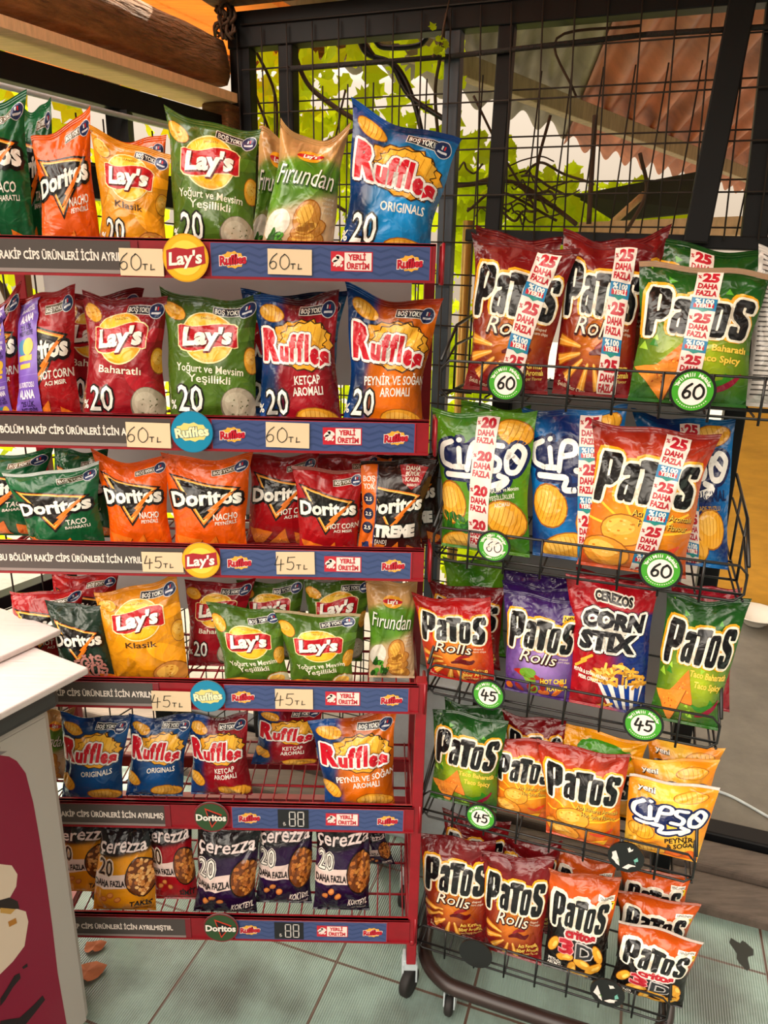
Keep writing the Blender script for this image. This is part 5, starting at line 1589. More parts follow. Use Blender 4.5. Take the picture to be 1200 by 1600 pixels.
def price_card(x0, x1, y0, y1, s, k, label):
    p, q = at_y(x0, (y0 + y1) / 2, RY - 0.004), at_y(x1, (y0 + y1) / 2, RY - 0.004)
    w_ = q[0] - p[0]; zt_ = at_y((x0 + x1) / 2, y0, RY - 0.004)[2]; zb_ = at_y((x0 + x1) / 2, y1, RY - 0.004)[2]; h_ = zt_ - zb_
    a = Art(); hand(a, s + 'TL', w_ * 0.52, h_ * 0.5, h_ * 0.58, '#1c1a18', 0.0015, adv=0.8)
    r = rr.uniform(-0.02, 0.02)
    hh = np.array([cos(r), 0, sin(r)]); uu = np.array([-sin(r), 0, cos(r)])
    o = plate('price_card', a, (p[0], RY - 0.004, zb_), hh, uu, '#dfc4a0', 0.0008, M_PRINT, outline=[(0, 0), (w_, 0), (w_, h_), (0, h_)], back='#b0a080')
    tag(o, label, 'price card', 'handwritten price cards on the left rack')
for a_ in [(187, 255, 388, 431, '60', 0, 'cream card reading 60 on the top shelf, left of the yellow round sign'), (418, 487, 389, 429, '60', 0, 'cream card reading 60 on the top blue strip'),
           (197, 266, 660, 699, '60', 1, 'cream card reading 60 on the second grey strip'), (415, 483, 660, 699, '60', 1, 'cream card reading 60 on the second blue strip'),
           (222, 286, 863, 894, '45', 2, 'cream card reading 45 on the third grey strip'), (432, 492, 863, 898, '45', 2, 'cream card reading 45 on the third blue strip'),
           (237, 298, 1080, 1111, '45', 3, 'cream card reading 45 on the fourth grey strip'), (430, 489, 1077, 1108, '45', 3, 'cream card reading 45 on the fourth blue strip')]:
    price_card(*a_)

def round_badge(x, y, r, kind, label):
    c = at_y(x, y, RY - 0.008); R = r / F_PX * np.dot(c - CAM, cF) * 1.03
    a = Art()
    circ = [(R * cos(2 * pi * i / 36), R * sin(2 * pi * i / 36)) for i in range(36)]
    if kind == 'yellow':
        a.ell(0, 0, R * 0.94, R * 0.94, '#e9b01a', 1, n=36); a.ell(0, 0, R * 0.72, R * 0.72, '#f4cf4a', 2, n=30)
        P = [(-0.82, 0.30), (-0.4, 0.42), (0.1, 0.36), (0.82, 0.5), (0.86, -0.2), (0.3, -0.38), (-0.3, -0.42), (-0.84, -0.5)]
        a.poly([(p[0] * R, p[1] * R) for p in P], '#a8202a', 3)
        a.text("Lay's", 0, 0, R * 0.5, '#fbf2e2', w=R * 1.45, off=0.03, shear=0.15, rot=5, z=4)
    elif kind == 'blue':
        a.ell(0, 0, R * 0.97, R * 0.97, '#1583a8', 1, n=36)
        P = [(R * (0.85 if i % 2 else 0.76) * cos(2 * pi * i / 22), R * 0.5 * (0.95 if i % 2 else 0.8) * sin(2 * pi * i / 22)) for i in range(22)]
        a.poly(P, '#e2cf7a', 2)
        a.text('Ruffles', 0, 0, R * 0.42, '#f0e6b8', w=R * 1.6, off=0.04, rot=6, lines=((0.04, '#6a8a8a'),), z=4)
    else:
        a.ell(0, 0, R * 0.92, R * 0.92, '#2c4a26', 1, n=36)
        T_ = [(-0.35, 0.62), (0.62, 0.2), (0.0, -0.72)]
        a.poly([(p[0] * R, p[1] * R) for p in T_], '#c8341c', 2); a.poly([(p[0] * R * 0.8 + 0.02 * R, p[1] * R * 0.8) for p in T_], '#161210', 3)
        a.text('Doritos', 0, 0, R * 0.4, '#efe6da', w=R * 1.7, off=0.04, lines=((0.05, '#141010'),), z=5)
    o = plate('round_sign', a, c, X3, Z3, {'yellow': '#d89a10', 'blue': '#0f6a90', 'green': '#7a1a24'}[kind], 0.002, M_GLOSSPRINT, outline=circ, back='#808080')
    tag(o, label, 'sign', 'round signs on the left rack')
for a_ in [(290, 403, 35, 'yellow', 'yellow round sign on the top rail of the left rack'), (300, 675, 32, 'blue', 'blue round sign on the second rail of the left rack'),
           (314, 876, 29, 'yellow', 'yellow round sign on the third rail of the left rack'), (325, 1088, 27, 'blue', 'blue round sign on the fourth rail of the left rack'),
           (330, 1277, 27, 'green', 'dark green round sign on the fifth rail of the left rack'), (345, 1450, 27, 'green', 'dark green round sign on the lowest rail of the left rack')]:
    round_badge(*a_)

# ------------------------------------------------------------ right rack of black wire baskets
O2 = at_y(860, 1500, 1.22)
B2 = np.dot(O2, E2)                                   # front plane of the baskets
T0 = np.dot(O2, D2)
RZ2 = [1.467, 1.158, 0.868, 0.567, 0.205]
TLo, THi = T0 - 0.298, T0 + 0.243
def r2(t_, e_, z): return room(t_, B2 + e_, z)
wire = thing('basket_rack', 'black wire basket rack on a wheeled tube base, on the right', 'display rack', r2((TLo + THi) / 2, 0.18, 0))
wire['label'] = 'black five-basket wire crisp rack on a curved tube base, on the right'
def basket(k):
    z = RZ2[k]; zb = z - 0.052; dep = 0.33; w0, w1 = TLo, THi + (0.05 if k == 0 else 0)
    b = MB(); r = 0.0024
    c = 0.014
    ring = [r2(w0 + c, 0, z), r2(w1 - c, 0, z), r2(w1, 0, z - c), r2(w1, 0, zb + c - 0.012), r2(w1 - c, 0, zb - 0.012), r2(w0 + c, 0, zb - 0.012), r2(w0, 0, zb + c - 0.012), r2(w0, 0, z - c)]
    b.tube(ring, r, 6, closed=True)
    n = 8
    for i in range(1, n):
        t_ = w0 + (w1 - w0) * i / n
        b.tube([r2(t_, -0.003, z + 0.002), r2(t_, -0.003, zb - 0.022)], r * 0.9, 6)
    b.tube([r2(w0, 0.004, zb), r2(w1, 0.004, zb)], r, 6)
    for i in range(9):
        t_ = w0 + 0.01 + (w1 - w0 - 0.02) * i / 8
        b.tube([r2(t_, 0.0, zb - 0.008), r2(t_, dep, zb - 0.008)], r * 0.8, 5)
    for e_ in (0.1, 0.2, dep): b.tube([r2(w0, e_, zb - 0.011), r2(w1, e_, zb - 0.011)], r, 6)
    b.build('basket_wires', M_BLACKWIRE, wire)
    for w_ in (w0, w1):
        b = MB()
        b.tube([r2(w_, 0, z), r2(w_, 0.10, z + 0.055), r2(w_, dep, z + 0.08)], r * 1.3, 6)
        b.tube([r2(w_, 0, zb - 0.01), r2(w_, 0.02, zb - 0.012), r2(w_, dep, zb - 0.012)], r, 6)
        b.tube([r2(w_, 0.10, z + 0.055), r2(w_, 0.10, zb - 0.012)], r, 6); b.tube([r2(w_, 0.22, z + 0.066), r2(w_, 0.22, zb - 0.012)], r, 6)
        b.tube([r2(w_, 0.0, z - 0.02), r2(w_, 0.10, z + 0.02), r2(w_, dep, z + 0.03)], r, 6)
        b.build('basket_side', M_BLACKWIRE, wire)
for k in range(5): basket(k)
for t_ in (TLo + 0.05, THi - 0.02):
    b = MB(); b.bar(r2(t_, 0.36, 0.08), r2(t_, 0.36, 1.60), 0.04, 0.05, up=E2, bev=0.003)
    for i in range(24): b.lathe(r2(t_, 0.338, 0.2 + 0.057 * i), [(0, 0.001), (0.004, 0.001), (0.005, 0)], ax=-E2, n=8)
    b.build('perforated_upright', M_BLACK, wire)
b = MB(); b.box(r2((TLo + THi) / 2, 0.372, 0.95), THi - TLo - 0.14, 0.004, 0.9, (D2, E2, Z3)); b.build('back_panel', mat('grey_white_panel', '#9a9a9c', 0.5), wire)
b = MB()
zb_ = 0.085
P = [r2(TLo + 0.02, 0.42, zb_), r2(TLo - 0.005, 0.25, zb_), r2(TLo - 0.005, 0.12, zb_), r2(TLo + 0.015, 0.03, zb_), r2(TLo + 0.07, -0.02, zb_), r2(TLo + 0.15, -0.03, zb_), r2(THi - 0.12, -0.03, zb_), r2(THi - 0.04, -0.015, zb_), r2(THi + 0.005, 0.05, zb_), r2(THi + 0.01, 0.2, zb_), r2(THi + 0.0, 0.42, zb_)]
b.tube(bez(P, 5), 0.017, 12); b.tube([r2(TLo + 0.0, 0.36, zb_), r2(THi, 0.36, zb_)], 0.014, 10)
b.build('base_tube', M_TUBE, wire)
for (t_, e_) in [(TLo + 0.09, -0.01), (THi - 0.07, -0.01), (TLo + 0.04, 0.38), (THi - 0.02, 0.38)]:
    b = MB(); b.lathe(r2(t_, e_, 0.058), [(0, 0), (0.018, 0), (0.018, 0.012), (0, 0.012)], n=16); b.box(r2(t_ - 0.012, e_ - 0.008, 0.042), 0.003, 0.026, 0.04, (D2, E2, Z3)); b.box(r2(t_ + 0.012, e_ - 0.008, 0.042), 0.003, 0.026, 0.04, (D2, E2, Z3))
    cs = b.build('castor', M_STEEL, wire)
    q = MB(); q.lathe(r2(t_ - 0.009, e_ - 0.012, 0.024), [(0, 0), (0.02, 0), (0.024, 0.004), (0.024, 0.014), (0.02, 0.018), (0, 0.018)], ax=D2, n=22)
    wl = q.build('wheel', M_RUBBER); wl.parent = cs; wl.location = tuple(-np.array(wire.location))

def disc(x, y, r, s, label, torn=0):
    c = on_plane(x, y, E2 * (B2 - 0.008), E2); R = r / F_PX * np.dot(c - CAM, cF) * 1.05
    circ = [(R * cos(2 * pi * i / 36), R * sin(2 * pi * i / 36)) for i in range(36)]
    a = Art()
    if torn < 2:
        a.ell(0, 0, R * 0.88, R * 0.88, '#3f9a24' if not torn else '#1a1a1a', 1, n=36); a.ell(0, -R * 0.04, R * 0.60, R * 0.60, '#efe0d8', 2, n=30)
        if not torn:
            for s_, up_, rad in (('Yerli Milli', 1, 0.70), ('Markalar', 1, 0.70)):
                pass
            word = 'Yerli Milli  Markalar'
            n = len(word)
            for i, ch in enumerate(word):
                if ch == ' ': continue
                q = radians(160 - 140 * i / (n - 1))
                a.text(ch, R * 0.735 * cos(q), R * 0.735 * sin(q), R * 0.16, '#f2f0e0', off=0.03, rot=math.degrees(q) - 90, z=3)
            for i in range(14):
                q = radians(215 + 110 * i / 13); a.ell(R * 0.74 * cos(q), R * 0.74 * sin(q), R * 0.035, R * 0.03, '#d8e8c0', 3, n=6)
            hand(a, s, R * 0.03, -R * 0.02, R * 0.62, '#15120f', R * (0.05 if x == 771 else 0.11), adv=0.78, z=4)
            if x == 771:                        # worn print: pale scratches over the ring and the figures
                r_ = random.Random(4)
                for i in range(16):
                    q = r_.uniform(0, 6.28); d = R * r_.uniform(0.1, 0.8)
                    a.ell(d * cos(q), d * sin(q), R * r_.uniform(0.06, 0.2), R * r_.uniform(0.03, 0.07), '#d9d6c8', 5, r_.uniform(0, 180), 8)
    if torn == 1:
        r_ = random.Random(int(x))
        a.el = []
        for (q0, q1, rad, col) in [(150, 250, 0.85, '#d8cfca'), (260, 330, 0.8, '#e2d2cc'), (330, 380, 0.7, '#6aa89a'), (60, 90, 0.8, '#d8d2cc'), (200, 235, 0.6, '#6a9a50')]:
            P = [(0.1 * R * r_.uniform(-1, 1), -0.1 * R)]
            for j in range(7):
                q = radians(q0 + (q1 - q0) * j / 6); P.append((R * rad * r_.uniform(0.75, 1) * cos(q), R * rad * r_.uniform(0.75, 1) * sin(q)))
            P[0] = (R * 0.42 * cos(radians((q0 + q1) / 2)), R * 0.42 * sin(radians((q0 + q1) / 2)))
            a.poly(P, col, 2)
    o = plate('price_disc', a, c, D2, Z3, '#121212', 0.004, M_GLOSSPRINT, outline=circ, back='#121212')
    tag(o, label, 'price disc', 'round price discs on the basket rack')
for a_ in [(790, 598, 28, '60', 'green ringed disc reading 60 at the left of the top basket'), (1082, 611, 33, '60', 'green ringed disc reading 60 at the right of the top basket'),
           (771, 854, 25, '60', 'faded green ringed disc on the second basket, under the green ridged crisps'), (1032, 891, 31, '60', 'green ringed disc reading 60 under the orange hot spice bag'),
           (763, 1086, 25, '45', 'green ringed disc reading 45 at the left of the third basket'), (1005, 1132, 29, '45', 'green ringed disc reading 45 at the right of the third basket'),
           (751, 1277, 23, '45', 'green ringed disc reading 45 on the fourth basket'), (978, 1340, 26, '', 'black disc with torn white paper on the fourth basket', 1),
           (743, 1491, 25, '', 'plain black disc at the left of the lowest basket', 2), (949, 1552, 25, '', 'black disc with torn paper at the right of the lowest basket', 1)]:
    disc(*a_)

# ------------------------------------------------------------ freezer with the white carton on top
FL = L2
FW = np.array([-L2[1], L2[0], 0])                     # to the left
fc_ = at_z(78, 1108, 0.835)                           # far right top corner of the cabinet
frz = thing('ice_cream_freezer', 'off-white chest freezer with a magenta ice cream picture, at lower left', 'freezer', (fc_[0], fc_[1], 0))
def fz(s_, w_, z): return np.array([fc_[0], fc_[1], 0]) - FL * s_ + FW * w_ + Z3 * z
b = MB(); b.box(fz(0.55, 0.30, 0.46), 1.10, 0.60, 0.76, (FL, FW, Z3), 0.012); b.build('cabinet', M_FREEZER, frz)
b = MB(); b.box(fz(0.55, 0.30, 0.858), 1.13, 0.63, 0.038, (FL, FW, Z3), 0.012); b.build('lid_frame', M_GASKET, frz)
for s_ in (0.08, 1.0):
    for w_ in (0.08, 0.52):
        b = MB(); b.lathe(fz(s_, w_, 0), [(0.0, 0), (0.022, 0), (0.025, 0.08), (0, 0.08)], n=14); b.build('foot', M_RUBBER, frz)
Of = fz(0, -0.001, 0.08)
nf = -FW
def fpx(x, y):
    p = on_plane(x, y, Of, nf) - Of
    return (float(np.dot(p, -FL)), float(p[2]))
a = Art()
mg = [fpx(*p) for p in [(0, 1180), (14, 1182), (26, 1189), (40, 1208), (52, 1255), (60, 1300), (68, 1350), (74, 1390), (82, 1450), (90, 1520), (104, 1600), (112, 1660), (114, 1700)]]
mg = [(x, max(0.01, min(0.74, y))) for x, y in mg if y > 0.0] 
right = [(p[0], p[1]) for p in mg]
poly = [(1.05, right[0][1])] + right + [(right[-1][0] , 0.01), (1.05, 0.01)]
a.poly(poly, '#8a1034', 1)
for P, col, z in [([(-60, 1345), (0, 1350), (18, 1352), (27, 1366), (25, 1385), (12, 1408), (0, 1412), (-60, 1412)], '#e0cbb4', 2), ([(-60, 1405), (0, 1406), (14, 1402), (27, 1408), (30, 1420), (0, 1420), (-60, 1425)], '#2a1a16', 3),
                  ([(-60, 1418), (0, 1418), (20, 1418), (40, 1424), (44, 1440), (38, 1478), (20, 1502), (0, 1522), (-60, 1560)], '#e2cdb6', 2), ([(0, 1418), (24, 1420), (16, 1428), (0, 1426)], '#c99a4a', 4), ([(12, 1440), (24, 1434), (26, 1442), (14, 1448)], '#b87a2a', 4),
                  ([(0, 1560), (10, 1545), (22, 1524), (30, 1520), (32, 1528), (20, 1542), (8, 1562), (0, 1572)], '#241216', 3), ([(34, 1511), (42, 1505), (43, 1510), (36, 1514)], '#241216', 3),
                  ([(0, 1595), (14, 1592), (30, 1590), (52, 1570), (66, 1555), (70, 1562), (56, 1580), (40, 1600), (10, 1615), (0, 1615)], '#241216', 3)]:
    a.poly([fpx(*p) for p in P], col, z)
p = fpx(6, 1168); a.text('LEZZETTİR', p[0] + 0.155, p[1], 0.018, '#7a7474', w=-0.32, off=0.05, z=2)
# the frame runs towards the shopper, so mirror the direction for the printed sheet
art2 = Art()
for V, Fc, c, z in a.el: art2.el.append((np.stack([-V[:, 0], V[:, 1]], 1), Fc, c, z))
o = plate('printed_panel', art2, Of, FL, Z3, '#b3aca4', 0.001, M_GLOSSPRINT, frz, outline=[(-1.08, 0.002), (-0.012, 0.002), (-0.012, 0.745), (-1.08, 0.745)])
# carton
ct = at_z(139, 1050, 0.885)
def cz(s_, w_, z): return np.array([ct[0], ct[1], 0]) - FL * s_ + FW * w_ + Z3 * z
b = MB(); b.box(cz(0.5, 0.335, 0.888), 1.0, 0.67, 0.014, (FL, FW, Z3), 0.003)
car = b.build('white_carton', M_CARD); tag(car, 'flat white corrugated carton lying on the freezer lid', 'carton')
b = MB(); b.box(cz(0.04, 0.40, 0.903), 0.20, 0.50, 0.012, (FL, FW, Z3), 0.003)
tag(b.build('carton_flap', M_CARD), 'folded white carton flap lying at the far end of the larger carton', 'carton')

# ------------------------------------------------------------ the bags
SEED = [10]
def bag1(row, key, bl, br, tl, tr, label, name='crisp_bag', group=None, back=0, lean=0.14, T=None, strip=None, flap=None, yaw=0.0, dip=0.05, lift=0.0, waist=0.06, plain=False, bz=None):
    """a bag on the left rack; bl, br: picture columns of its foot, tl, tr: picture points of its top corners"""
    SEED[0] += 1
    zs = RZ[row] - 0.033 + lift
    h = np.array([cos(yaw), sin(yaw), 0.0]); Y0 = RY + 0.052 + 0.085 * back
    O = np.array([0.0, Y0, zs])
    mid = along(O, X3, (bl + br) / 2)
    BLp, BRp = along(mid, h, bl), along(mid, h, br)
    up = np.array([-sin(yaw) * sin(lean), cos(yaw) * sin(lean), cos(lean)]); n = np.cross(h, up)
    TLp, TRp = on_plane(*tl, mid, n), on_plane(*tr, mid, n)
    W = np.linalg.norm(BRp - BLp)
    T = T or min(0.036, max(0.022, W * 0.21))
    return make_bag(name, key, BLp, BRp, TLp, TRp, T, SEED[0], label, 'crisps', group, strip, flap, dip, waist, plain=plain)

def bag2(row, key, bl, br, tl, tr, label, name='crisp_bag', group=None, back=0, lean=0.16, T=None, strip=None, flap=None, dip=0.05, lift=0.0, waist=0.05, fwd=0.0, yaw=0.0, plain=False):
    SEED[0] += 1
    zs = RZ2[row] - 0.055 + lift
    h = D2 * cos(yaw) + E2 * sin(yaw)
    O = r2(0, 0.05 + 0.085 * back - fwd, zs)
    mid = along(O, D2, (bl + br) / 2)
    BLp, BRp = along(mid, h, bl), along(mid, h, br)
    ed = np.cross(Z3, h)
    up = ed * sin(lean) + Z3 * cos(lean); n = np.cross(h, up)
    TLp, TRp = on_plane(*tl, mid, n), on_plane(*tr, mid, n)
    W = np.linalg.norm(BRp - BLp)
    T = T or min(0.036, max(0.02, W * 0.2))
    return make_bag(name, key, BLp, BRp, TLp, TRp, T, SEED[0], label, 'crisps', group, strip, flap, dip, waist, plain=plain)

G1 = 'crisp bags on the top shelf of the left rack'
bag1(0, 'doritos_green', -75, 64, (-62, 140), (40, 128), 'dark green tortilla chip bag cut off by the left edge, top shelf', group=G1, dip=0.10)
bag1(0, 'doritos_green', 20, 95, (32, 165), (82, 150), 'dark green bag standing behind, between the green and orange bags at top left', group=G1, back=1)
bag1(0, 'doritos_orange', 66, 162, (50, 218), (140, 158), 'orange nacho bag with a raised right ear, top shelf', group=G1, yaw=0.12)
bag1(0, 'lays_yellow', 158, 262, (140, 196), (268, 240), 'golden yellow classic crisps bag with red oval logo, top shelf', group=G1, dip=0.03)
bag1(0, 'doritos_orange', 150, 258, (160, 215), (262, 205), 'orange bag mostly hidden behind the golden yellow bag on the top shelf', group=G1, back=1)
bag1(0, 'lays_green', 266, 402, (257, 166), (408, 198), 'green yogurt crisps bag with a tall left ear, top shelf', group=G1)
bag1(0, 'firundan', 385, 470, (406, 196), (470, 212), 'tan and green baked crisps bag standing behind its twin, top shelf', group=G1, back=1)
bag1(0, 'firundan', 399, 521, (440, 180), (549, 190), 'tan and green baked crisps bag with a stack of round crisps, top shelf', group=G1, dip=0.14)
bag1(0, 'ruffles_blue', 523, 672, (549, 143), (722, 216), 'tall blue ridged crisps bag with spread ears, top shelf right end', group=G1, dip=0.08, waist=0.08)
G2 = 'crisp bags on the second shelf of the left rack'
bag1(1, 'doritos_red', -70, 38, (-50, 470), (36, 440), 'dark red bag with a purple strip cut off by the left edge, second shelf', group=G2, strip=('purple', 2.9, 0.3, 1.2, 13.4, 2.2), dip=0.1)
bag1(1, 'doritos_red', 22, 130, (26, 462), (118, 446), 'dark red corn chip bag with a purple promotion strip, second shelf', group=G2, strip=('purple', -1.6, 0.3, -2.6, 13.4, 3.9), dip=0.02, yaw=-0.1)
bag1(1, 'lays_red', 90, 215, (90, 452), (226, 450), 'dark red bag peeping out behind the spicy red one, second shelf', group=G2, back=1)
bag1(1, 'lays_red', 126, 264, (130, 452), (262, 460), 'dark red spicy crisps bag with yellow and red oval logo, second shelf', group=G2)
bag1(1, 'lays_green', 264, 404, (247, 441), (408, 458), 'green yogurt crisps bag, second shelf', group=G2, dip=0.08)
bag1(1, 'ruffles_blue', 380, 520, (375, 450), (545, 450), 'blue bag mostly hidden behind the ketchup bag on the second shelf', group=G2, back=1)
bag1(1, 'ruffles_red', 405, 536, (396, 456), (530, 452), 'red and blue ketchup ridged crisps bag in shade, second shelf', group=G2)
bag1(1, 'ruffles_orange', 532, 660, (539, 441), (694, 459), 'orange and blue cheese and onion ridged crisps bag, second shelf right end', group=G2, dip=0.08, waist=0.09)
G3 = 'corn chip bags on the third shelf of the left rack'
bag1(2, 'doritos_green', -60, 60, (-60, 708), (84, 700), 'green taco corn chip bag behind, cut off by the left edge, third shelf', group=G3, back=1)
bag1(2, 'doritos_green', 70, 180, (82, 694), (170, 702), 'green taco bag standing behind the front green one, third shelf', group=G3, back=1)
bag1(2, 'doritos_green', 52, 168, (0, 738), (156, 720), 'green taco corn chip bag leaning forward at the front, third shelf', group=G3, flap='#b8c0bc', lean=0.05)
bag1(2, 'doritos_orange', 174, 272, (142, 697), (262, 704), 'orange nacho bag, left one of the front pair on the third shelf', group=G3, dip=0.13)
bag1(2, 'doritos_orange', 273, 388, (249, 704), (396, 704), 'orange nacho bag, right one of the front pair on the third shelf', group=G3, dip=0.08)
bag1(2, 'doritos_red', 384, 486, (388, 706), (500, 706), 'red corn chip bag half hidden left of the shiny front red one, third shelf', group=G3, back=0.75)
bag1(2, 'doritos_red', 500, 590, (492, 704), (596, 706), 'red corn chip bag mostly hidden behind the shiny front red one, third shelf', group=G3, back=1.7)
bag1(2, 'doritos_red', 466, 560, (455, 722), (572, 736), 'shiny bright red corn chip bag at the front, third shelf', group=G3, flap='#8a4a42', lean=0.06, dip=0.03)
bag1(2, 'doritos_dark', 558, 655, (563, 722), (682, 716), 'black and dark red extra strong corn chip bag with an orange side band, third shelf', group=G3, lean=0.08, dip=0.0)
bag1(2, 'doritos_dark', 596, 690, (588, 704), (690, 704), 'black corn chip bag standing behind the front black one, third shelf', group=G3, back=1)
G4 = 'crisp bags on the fourth shelf of the left rack'
bag1(3, 'doritos_red', 80, 180, (80, 892), (186, 892), 'crumpled red corn chip bag at the back, behind the two left bags, fourth shelf', group=G4, back=1.7)
bag1(3, 'doritos_red', 22, 128, (14, 922), (132, 912), 'crumpled red corn chip bag at the left end, fourth shelf', group=G4, back=0.6)
bag1(3, 'doritos_swap', 98, 186, (68, 938), (160, 944), 'dark green and black swap-offer corn chip bag, fourth shelf', group=G4, dip=0.02)
bag1(3, 'lays_yellow_small', 182, 296, (147, 920), (276, 898), 'golden yellow classic crisps bag, fourth shelf', group=G4, waist=0.0)
bag1(3, 'lays_red', 294, 366, (288, 904), (400, 902), 'dark red spicy crisps bag half hidden behind the green ones, fourth shelf', group=G4, back=0.9)
bag1(3, 'lays_green', 380, 474, (368, 904), (476, 902), 'green crisps bag at the back, above the left small green one, fourth shelf', group=G4, back=1.3)
bag1(3, 'lays_green', 478, 566, (474, 902), (585, 900), 'green crisps bag at the back, above the right small green one, fourth shelf', group=G4, back=1.3)
bag1(3, 'lays_green_small', 352, 456, (322, 938), (442, 950), 'small green yogurt crisps bag, left one of the front pair, fourth shelf', group=G4, dip=0.05)
bag1(3, 'lays_green_small', 455, 552, (427, 950), (564, 958), 'small green yogurt crisps bag, right one of the front pair, fourth shelf', group=G4, flap='#a8936e', dip=0.04)
bag1(3, 'firundan', 576, 648, (570, 902), (654, 900), 'tan and green baked crisps bag at the right end, fourth shelf', group=G4, back=0.5)
G5 = 'ridged crisp bags on the fifth shelf of the left rack'
bag1(4, 'firundan', 52, 102, (66, 1106), (120, 1104), 'tan and green baked crisps bag beside the freezer, fifth shelf', group=G5, back=0.8)
bag1(4, 'ruffles_blue_small', 96, 192, (94, 1112), (206, 1113), 'blue ridged crisps bag at the front left, fifth shelf', group=G5)
bag1(4, 'ruffles_blue_small', 196, 286, (202, 1114), (304, 1112), 'blue ridged crisps bag, second from left on the fifth shelf', group=G5, back=0.2)
bag1(4, 'ruffles_red_small', 298, 396, (290, 1116), (388, 1108), 'red ketchup crisps bag under the blue round sign, fifth shelf', group=G5, back=0.3)
bag1(4, 'ruffles_red_small', 392, 496, (402, 1098), (508, 1100), 'red ketchup crisps bag standing far back in the middle, fifth shelf', group=G5, back=1.6)
bag1(4, 'ruffles_orange_small', 507, 618, (480, 1122), (622, 1106), 'orange and blue cheese and onion crisps bag, fifth shelf right end', group=G5, dip=0.04)
G6 = 'snack mix bags on the lowest shelf of the left rack'
def bag6(*a, **k): return bag1(5, *a, name='snack_mix_bag', group=G6, **k)
bag6('cerezza_yellow', 96, 172, (80, 1272), (178, 1276), 'yellow snack mix bag standing beside the freezer, lowest shelf', back=0.6)
bag6('cerezza_yellow', 146, 244, (162, 1286), (232, 1286), 'orange-yellow snack mix bag spilling over the lowest rail', waist=-0.02)
bag6('cerezza_red', 244, 312, (218, 1272), (300, 1274), 'red snack mix bag, lowest shelf', back=0.4)
bag6('cerezza_purple', 302, 402, (306, 1284), (410, 1288), 'purple snack mix bag, left one of three, lowest shelf')
bag6('cerezza_purple', 398, 488, (402, 1268), (494, 1270), 'purple snack mix bag, middle one of three, lowest shelf', back=0.35)
bag6('cerezza_purple', 488, 578, (490, 1268), (586, 1272), 'purple snack mix bag, right one of three, lowest shelf', back=0.15)
bag6('cerezza_purple', 570, 618, (560, 1290), (600, 1292), 'purple snack mix bag at the back right of the lowest shelf', back=1.6, lift=0.02)

S25 = lambda x0, x1, w_=1.9: ('25', x0, 0.3, x1, 13.45, w_)
H1 = 'corn chip bags in the top basket'
bag2(0, 'rolls', 742, 848, (742, 346), (880, 372), 'dark red rolled corn chip bag at the back left of the top basket', group=H1, back=1)
bag2(0, 'rolls', 723, 856, (736, 358), (908, 392), 'dark red rolled corn chip bag with a price-offer strip, left in the top basket', group=H1, strip=S25(0.6, 2.5), dip=0.03, waist=0.09)
bag2(0, 'rolls', 880, 1000, (930, 372), (1050, 350), 'dark red rolled corn chip bag behind the second one of the top basket', group=H1, back=1)
bag2(0, 'rolls', 862, 985, (880, 350), (1022, 384), 'dark red rolled corn chip bag with a strip, second from left in the top basket', group=H1, strip=S25(1.9, 2.2), dip=0.05, back=0.25)
bag2(0, 'taco', 1000, 1150, (1014, 362), (1195, 390), 'green taco bag standing behind the front one in the top basket', group=H1, strip=S25(-0.2, -0.2, 1.7), back=1)
bag2(0, 'taco', 980, 1166, (998, 408), (1205, 428), 'big green taco corn chip bag with an offer strip in the top basket', group=H1, strip=S25(-0.4, 0.6, 1.6), flap='#9a7a60', dip=0.0)
bag2(0, 'backside', 1160, 1260, (1185, 380), (1290, 390), 'crimson and silver bag turned back to front at the right edge, top basket', group=H1, back=0.3)
H2 = 'crisp bags in the second basket'
bag2(1, 'cipso_green', 700, 820, (720, 622), (830, 630), 'green ridged crisps bag at the back left of the second basket', group=H2, back=1, strip=('20', -0.5, 0.3, 0.5, 13.45, 1.8))
bag2(1, 'cipso_green', 690, 828, (674, 636), (840, 640), 'lime green ridged crisps bag with a red and white strip, second basket', group=H2, strip=('20', -0.6, 0.3, 0.6, 13.45, 1.7), dip=0.03)
bag2(1, 'cipso_blue', 832, 960, (814, 628), (982, 632), 'blue ridged crisps bag between the lime and the orange bag, second basket', group=H2, strip=S25(1.7, 1.7, 1.7), back=0.2)
bag2(1, 'cipso_blue', 1040, 1138, (986, 640), (1150, 646), 'blue salted crisps bag behind the orange bag, second basket', group=H2, back=0.9, strip=S25(-0.6, 0.6, 1.6))
bag2(1, 'hot', 900, 1072, (924, 654), (1128, 678), 'orange and red hot spice corn chip bag with a strip, second basket front', group=H2, strip=S25(0.9, 2.0, 1.6), dip=0.02, waist=0.07, lean=0.12)
H3 = 'corn snack bags in the third basket'
bag2(2, 'cipso_green', 700, 790, (692, 866), (790, 872), 'green bag at the back left of the third basket, under the faded disc', group=H3, back=1.6, plain=True)
bag2(2, 'rolls', 688, 782, (668, 902), (790, 918), 'dark red bag behind the bright red rolled corn chip bag, third basket', group=H3, back=0.85)
bag2(2, 'rolls_red', 668, 775, (644, 925), (766, 930), 'bright red rolled corn chip bag at the left end, third basket', group=H3, waist=0.02, dip=0.06)
bag2(2, 'rolls_purple', 800, 900, (784, 882), (908, 898), 'purple rolled corn chip bag at the back, third basket', group=H3, back=1.6)
bag2(2, 'rolls_purple', 795, 900, (784, 906), (906, 916), 'purple rolled corn chip bag standing between two purple ones, third basket', group=H3, back=0.85)
bag2(2, 'rolls_purple', 788, 890, (786, 918), (922, 942), 'purple rolled corn chip bag at the front, third basket', group=H3, dip=0.01)
bag2(2, 'cerezos', 910, 1008, (900, 884), (1030, 896), 'red corn stick bag peeping out above the corn stick tub picture, third basket', group=H3, back=1)
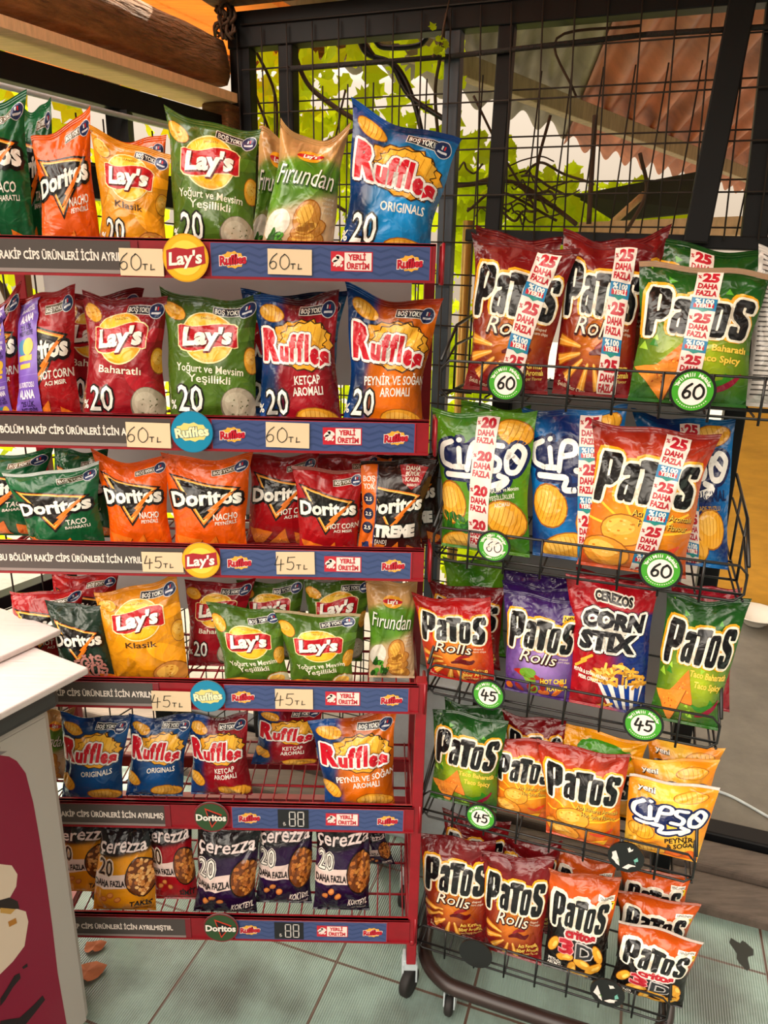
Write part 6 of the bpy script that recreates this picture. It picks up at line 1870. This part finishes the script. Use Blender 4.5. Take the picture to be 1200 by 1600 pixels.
bag2(2, 'cornstix', 888, 1008, (884, 893), (1030, 916), 'red and blue corn stick bag with a striped tub picture, third basket', group=H3, dip=0.01)
bag2(2, 'cerezos', 1035, 1140, (1048, 905), (1160, 912), 'red corn stick bag behind the green taco bag, third basket', group=H3, back=0.9)
bag2(2, 'taco', 1012, 1122, (1042, 918), (1176, 936), 'green taco corn chip bag at the right end, third basket', group=H3, waist=0.06)
H4 = 'corn chip bags in the fourth basket'
bag2(3, 'taco', 690, 780, (694, 1090), (790, 1100), 'green taco bag at the back left, fourth basket', group=H4, back=0.9)
bag2(3, 'taco', 672, 776, (676, 1106), (796, 1126), 'green taco corn chip bag at the left end, fourth basket', group=H4, dip=0.01)
bag2(3, 'rolls', 800, 880, (784, 1106), (886, 1122), 'dark red bag behind the orange pair, fourth basket', group=H4, back=0.9)
bag2(3, 'hot', 775, 858, (768, 1150), (880, 1158), 'orange hot spice bag, left one of the pair, fourth basket', group=H4, back=0.15, dip=0.02)
bag2(3, 'green_disc', 880, 990, (868, 1122), (1014, 1158), 'yellow bag with a green spot behind the right orange hot spice bag, fourth basket', group=H4, back=1.0)
bag2(3, 'hot', 853, 968, (838, 1154), (986, 1180), 'orange hot spice bag, right one of the pair, fourth basket', group=H4, dip=0.01, fwd=0.02)
bag2(3, 'cipso_orange', 1010, 1100, (1010, 1148), (1134, 1166), 'orange crisps bag at the very back right, fourth basket', group=H4, back=1.7)
bag2(3, 'cipso_orange', 1000, 1092, (985, 1178), (1126, 1186), 'orange crisps bag behind the cheese and onion one, fourth basket', group=H4, back=0.85)
bag2(3, 'cipso_orange', 975, 1088, (984, 1206), (1126, 1226), 'orange cheese and onion ridged crisps bag at the right end, fourth basket', group=H4, flap='#c9b8b0', dip=0.06, waist=0.0)
H5 = 'corn chip bags in the lowest basket'
bag2(4, 'rolls', 700, 782, (690, 1262), (800, 1280), 'dark red bag at the back left of the lowest basket', group=H5, back=1)
bag2(4, 'rolls', 668, 757, (656, 1302), (776, 1310), 'dark red rolled corn chip bag at the left end, lowest basket', group=H5, dip=0.02, waist=0.0)
bag2(4, 'rolls', 790, 860, (780, 1304), (880, 1310), 'dark red bag behind the second rolled corn chip bag, lowest basket', group=H5, back=0.9)
bag2(4, 'rolls', 756, 846, (752, 1325), (868, 1340), 'dark red rolled corn chip bag, second from left, lowest basket', group=H5, dip=0.03, fwd=0.012)
bag2(4, 'critos', 870, 950, (862, 1322), (966, 1340), 'orange and black corn tube bag at the back, lowest basket', group=H5, back=1)
bag2(4, 'critos', 848, 944, (854, 1354), (972, 1372), 'orange and black corn tube bag standing upright, lowest basket', group=H5, dip=0.01, fwd=0.01)
bag2(4, 'critos', 968, 1060, (968, 1348), (1082, 1368), 'orange and black bag farthest back at the right, lowest basket', group=H5, back=1.7)
bag2(4, 'critos', 962, 1058, (964, 1386), (1096, 1412), 'orange and black bag behind the front right one, lowest basket', group=H5, back=0.85)
bag2(4, 'critos', 950, 1066, (966, 1436), (1100, 1470), 'orange and black corn tube bag at the front right, lowest basket', group=H5, flap='#a89a90', dip=0.0, fwd=0.012)
